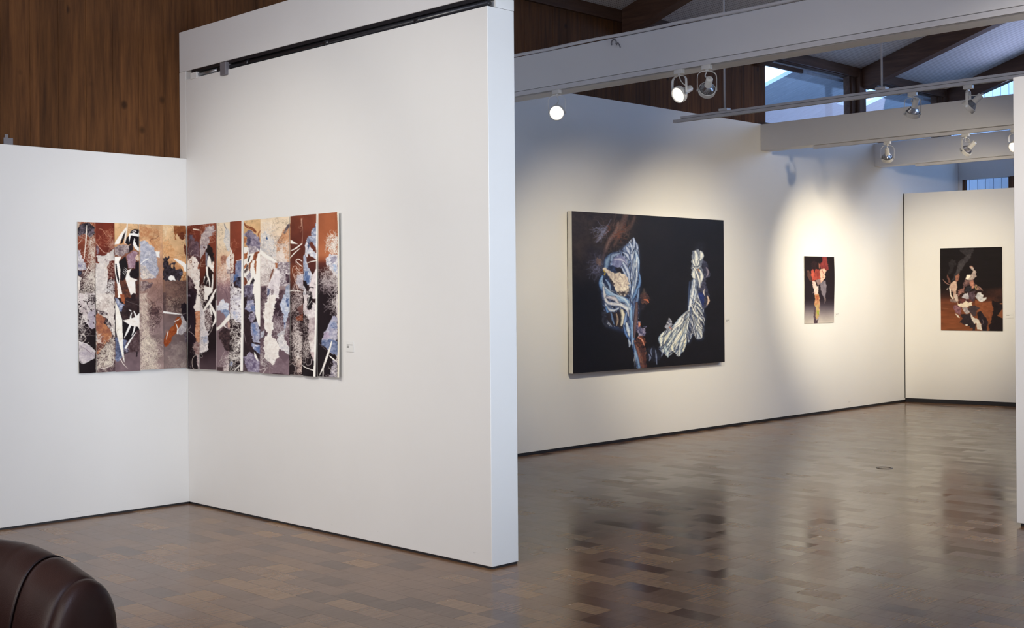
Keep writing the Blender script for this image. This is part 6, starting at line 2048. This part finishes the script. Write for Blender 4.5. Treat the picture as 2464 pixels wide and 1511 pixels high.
    p.poly([(860, 900), (1060, 930), (1060, 1370), (820, 1370), (820, 1270), (860, 1200), (880, 1120), (890, 1030)], (26, 18, 22), (34, 24, 28), 8, 30, 2)
    p.poly([(975, 940), (1060, 930), (1060, 960), (980, 955)], (150, 100, 70))
    p.poly([(945, 1120), (990, 1060), (1030, 1000), (1060, 1000), (1060, 1200), (1000, 1160)], (120, 70, 46), (140, 88, 60), 6, 31, 1.5)
    p.poly([(800, 1300), (840, 1190), (862, 1230), (825, 1280), (840, 1350), (800, 1370)], (130, 78, 50), (110, 64, 42), 5, 32, 1)
    p.poly([(500, 1270), (530, 1262), (545, 1280), (510, 1285)], (240, 234, 226))
    return p.result()


#BUILD
# ------------------------------------------------------------------ the four works and their labels
def grid_uv(nu, nv):
    u, v = np.meshgrid(np.linspace(0, 1, nu), np.linspace(0, 1, nv))
    return u, v


def picture(img, x0, y0, quad, u, v):
    """colours of a picture for sheet coordinates u, v in 0..1 (quad = drawing corners tl, tr, br, bl)"""
    Hm = homography([(0, 0), (1, 0), (1, 1), (0, 1)], quad)
    q = np.stack([u, v, np.ones_like(u)], -1) @ Hm.T
    return tolin(sample(img, q[..., 0] / q[..., 2] - x0, q[..., 1] / q[..., 2] - y0))


IMG = paint_strips()
PX = 184
art = empty('paper_artwork', (4.47, 7.64, 0.95), 'wide collage of printed paper strips folded into the corner of the left walls', 'artwork')
LQ = ((190, 533), (456, 543), (458, 887), (192, 898))
RQ = ((456, 543), (812, 509), (818, 909), (458, 887))
# edges of the strips along each wall, 0..1 of that wall's share
LE = [0.0, 0.168, 0.348, 0.572, 0.785, 1.0]
RX = [456, 486, 525, 557, 587.5, 627.5, 696, 727, 760.5, 814]
Hi = np.linalg.inv(homography([(0, 0), (1, 0), (1, 1), (0, 1)], RQ))
RE = []
for xx in RX:
    q = Hi @ np.array([xx, 700, 1.0])
    RE.append(float(q[0] / q[2]))
RE[0], RE[-1] = 0.0, 1.0
Hl = np.linalg.inv(homography([(0, 0), (1, 0), (1, 1), (0, 1)], LQ))
LE = [float((Hl @ np.array([xx, 700, 1.0]))[0] / (Hl @ np.array([xx, 700, 1.0]))[2]) for xx in (190.6, 233, 280, 340, 398, 457)]
LE[0], LE[-1] = 0.0, 1.0
rng = random.Random(4)
for side, E, Q in (('L', LE, LQ), ('R', RE, RQ)):
    for k in range(len(E) - 1):
        a, b = E[k], E[k + 1]
        nu = max(int((b - a) * (330 if side == 'L' else 440)), 24)
        nv = 400
        s, t = grid_uv(nu, nv)
        u = a + (b - a) * s
        base = 0.006 + 0.004 * (k % 2)
        bow = rng.uniform(0.003, 0.009)
        tw = rng.uniform(-0.006, 0.010)
        off = base + bow * np.sin(math.pi * s) + tw * (t ** 2) * s + 0.006 * t ** 3
        drop = rng.uniform(-0.003, 0.004)
        if side == 'L':
            x = 3.694 + (4.487 - 3.694) * u
            y = YW - 0.003 - off
            z = 1.940 - t * (0.990 + drop)
            pos = np.stack([x, y, z], -1)
            back = (0, 0.0016, 0)
        else:
            y = 7.672 - (7.672 - 5.915) * u
            x = XB - 0.003 - off - (0.016 * np.clip((u - 0.97) / 0.03, 0, 1) if k == len(E) - 2 else 0)
            z = 1.939 + 0.006 * u - t * (0.993 - 0.004 * u + drop)
            pos = np.stack([x, y, z], -1)
            back = (0.0016, 0, 0)
        cols = picture(IMG, PX, 500, Q, u, t)
        sheet('paper_strip', pos - np.array(art.location), cols, back, nu, nv, ARTP, art)

IMG = paint_canvas()
art = empty('canvas_painting', (9.62, 7.655, 0.706), 'large dark canvas with two pale blue leaf forms on the long wall', 'painting')
nu, nv = 400, 400
u, v = grid_uv(nu, nv)
x0, x1, yf = 8.430, 10.823, 7.620
pos = np.stack([x0 + (x1 - x0) * u, np.full_like(u, yf), 2.203 - v * 1.498], -1)
cols = picture(IMG, 1370, 500, ((1376, 507), (1741, 531), (1743, 871), (1376, 899)), u, v)
sheet('painted_face', pos - np.array(art.location), cols, (0, 0.0015, 0), nu, nv, ART, art, (0.5, 0.49, 0.46))
o = boxes('stretcher', [((x0 - 0.002, yf + 0.0016, 0.703), (x1 + 0.002, 7.672, 2.205))], CANVAS, None, 0.003)
o.data.transform(Matrix.Translation(-art.location))
o.parent = art
o['label'] = 'raw pale canvas edge wrapped round the stretcher'
o = boxes('hanging_cleat', [((x0 + 0.3, 7.6722, 1.95), (x1 - 0.3, YW - 0.0005, 2.03))], CANVAS)
o.data.transform(Matrix.Translation(-art.location))
o.parent = art

IMG = paint_trunk()
art = empty('paper_print', (12.83, 7.68, 1.065), 'narrow dark print of a red and cream peeling trunk on the long wall', 'artwork', 'unframed prints pinned to the far walls')
nu, nv = 110, 190
u, v = grid_uv(nu, nv)
wob = 0.006 * np.sin(v * 5.0 + 0.6) * u
pos = np.stack([12.508 + 0.650 * u + wob, YW - 0.007 - 0.004 * np.sin(v * 4) - 0.006 * u ** 4, 1.852 - v * 0.785], -1)
cols = picture(IMG, 1932, 612, ((1937, 616), (2007, 619), (2006, 777), (1936, 779)), u, v)
sheet('printed_sheet', pos - np.array(art.location), cols, (0, 0.0014, 0), nu, nv, ARTP, art, (0.5, 0.48, 0.45))

IMG = paint_scraps()
art = empty('paper_print', (15.08, 6.85, 0.93), 'dark print of pale torn scraps over brown ground on the far wall', 'artwork', 'unframed prints pinned to the far walls')
nu, nv = 170, 230
u, v = grid_uv(nu, nv)


def farx(y):
    return 14.925 + (7.683 - y) * (15.49 - 14.925) / (7.683 - 4.15)


y = 7.227 - 0.748 * u
pos = np.stack([farx(y) - 0.008 - 0.003 * np.sin(v * 6), y, 1.976 - v * 1.045 - 0.002 * u], -1)
cols = picture(IMG, 2260, 590, ((2265, 598), (2401, 595), (2402, 796), (2266, 796)), u, v)
sheet('printed_sheet', pos - np.array(art.location), cols, (0.0014, 0, 0), nu, nv, ARTP, art, (0.5, 0.48, 0.45))


def wall_label(p, du, w, h, rows, label, nrm):
    """p = top left corner, du = direction to the right"""
    p, du, nrm = Vector(p), Vector(du).normalized(), Vector(nrm)
    r = empty('wall_label', p, label, 'label', 'small caption cards beside the works')
    bm = bmesh.new()
    for a, b, z, hh, t0, t1, part in [(0, w, 0, h, 0.0005, 0.003, 'card')]:
        q = [du * a + Vector((0, 0, z)), du * b + Vector((0, 0, z)), du * b + Vector((0, 0, z - hh)), du * a + Vector((0, 0, z - hh))]
        add_hexa(bm, [v + nrm * t0 for v in q] + [v + nrm * t1 for v in q])
    link_mesh('card', bm, CARD, r)
    rg = random.Random(len(label))
    for i, frac in enumerate(rows):
        bm = bmesh.new()
        x = w * 0.1
        zt = -h * 0.30 - i * h * 0.125
        while x < w * 0.1 + w * 0.8 * frac:
            L = rg.uniform(0.03, 0.09) * w
            hh = h * 0.062
            q = [du * x + Vector((0, 0, zt)), du * (x + L) + Vector((0, 0, zt)), du * (x + L) + Vector((0, 0, zt - hh)), du * x + Vector((0, 0, zt - hh))]
            add_hexa(bm, [v + nrm * 0.003 for v in q] + [v + nrm * 0.0034 for v in q])
            x += L + w * 0.022
        link_mesh('text_line', bm, INK, r)
    return r


wall_label((XB, 5.882, 1.172), (0, -1, 0), 0.072, 0.062, (0.85, 0.36, 0.30), 'small white caption card right of the paper strip collage', (-1, 0, 0))
wall_label((10.935, YW, 1.162), (1, 0, 0), 0.085, 0.056, (0.95, 0.85, 0.4), 'small caption card right of the large dark canvas', (0, -1, 0))
wall_label((13.205, YW, 1.185), (1, 0, 0), 0.085, 0.05, (0.8, 0.3), 'small caption card right of the narrow trunk print', (0, -1, 0))
yy = 6.445
wall_label((farx(yy) - 0.001, yy, 1.150), (farx(6.3) - farx(yy), 6.3 - yy, 0), 0.095, 0.06, (0.95, 0.4), 'small caption card right of the torn scraps print', Vector((-0.988, -0.156, 0)))
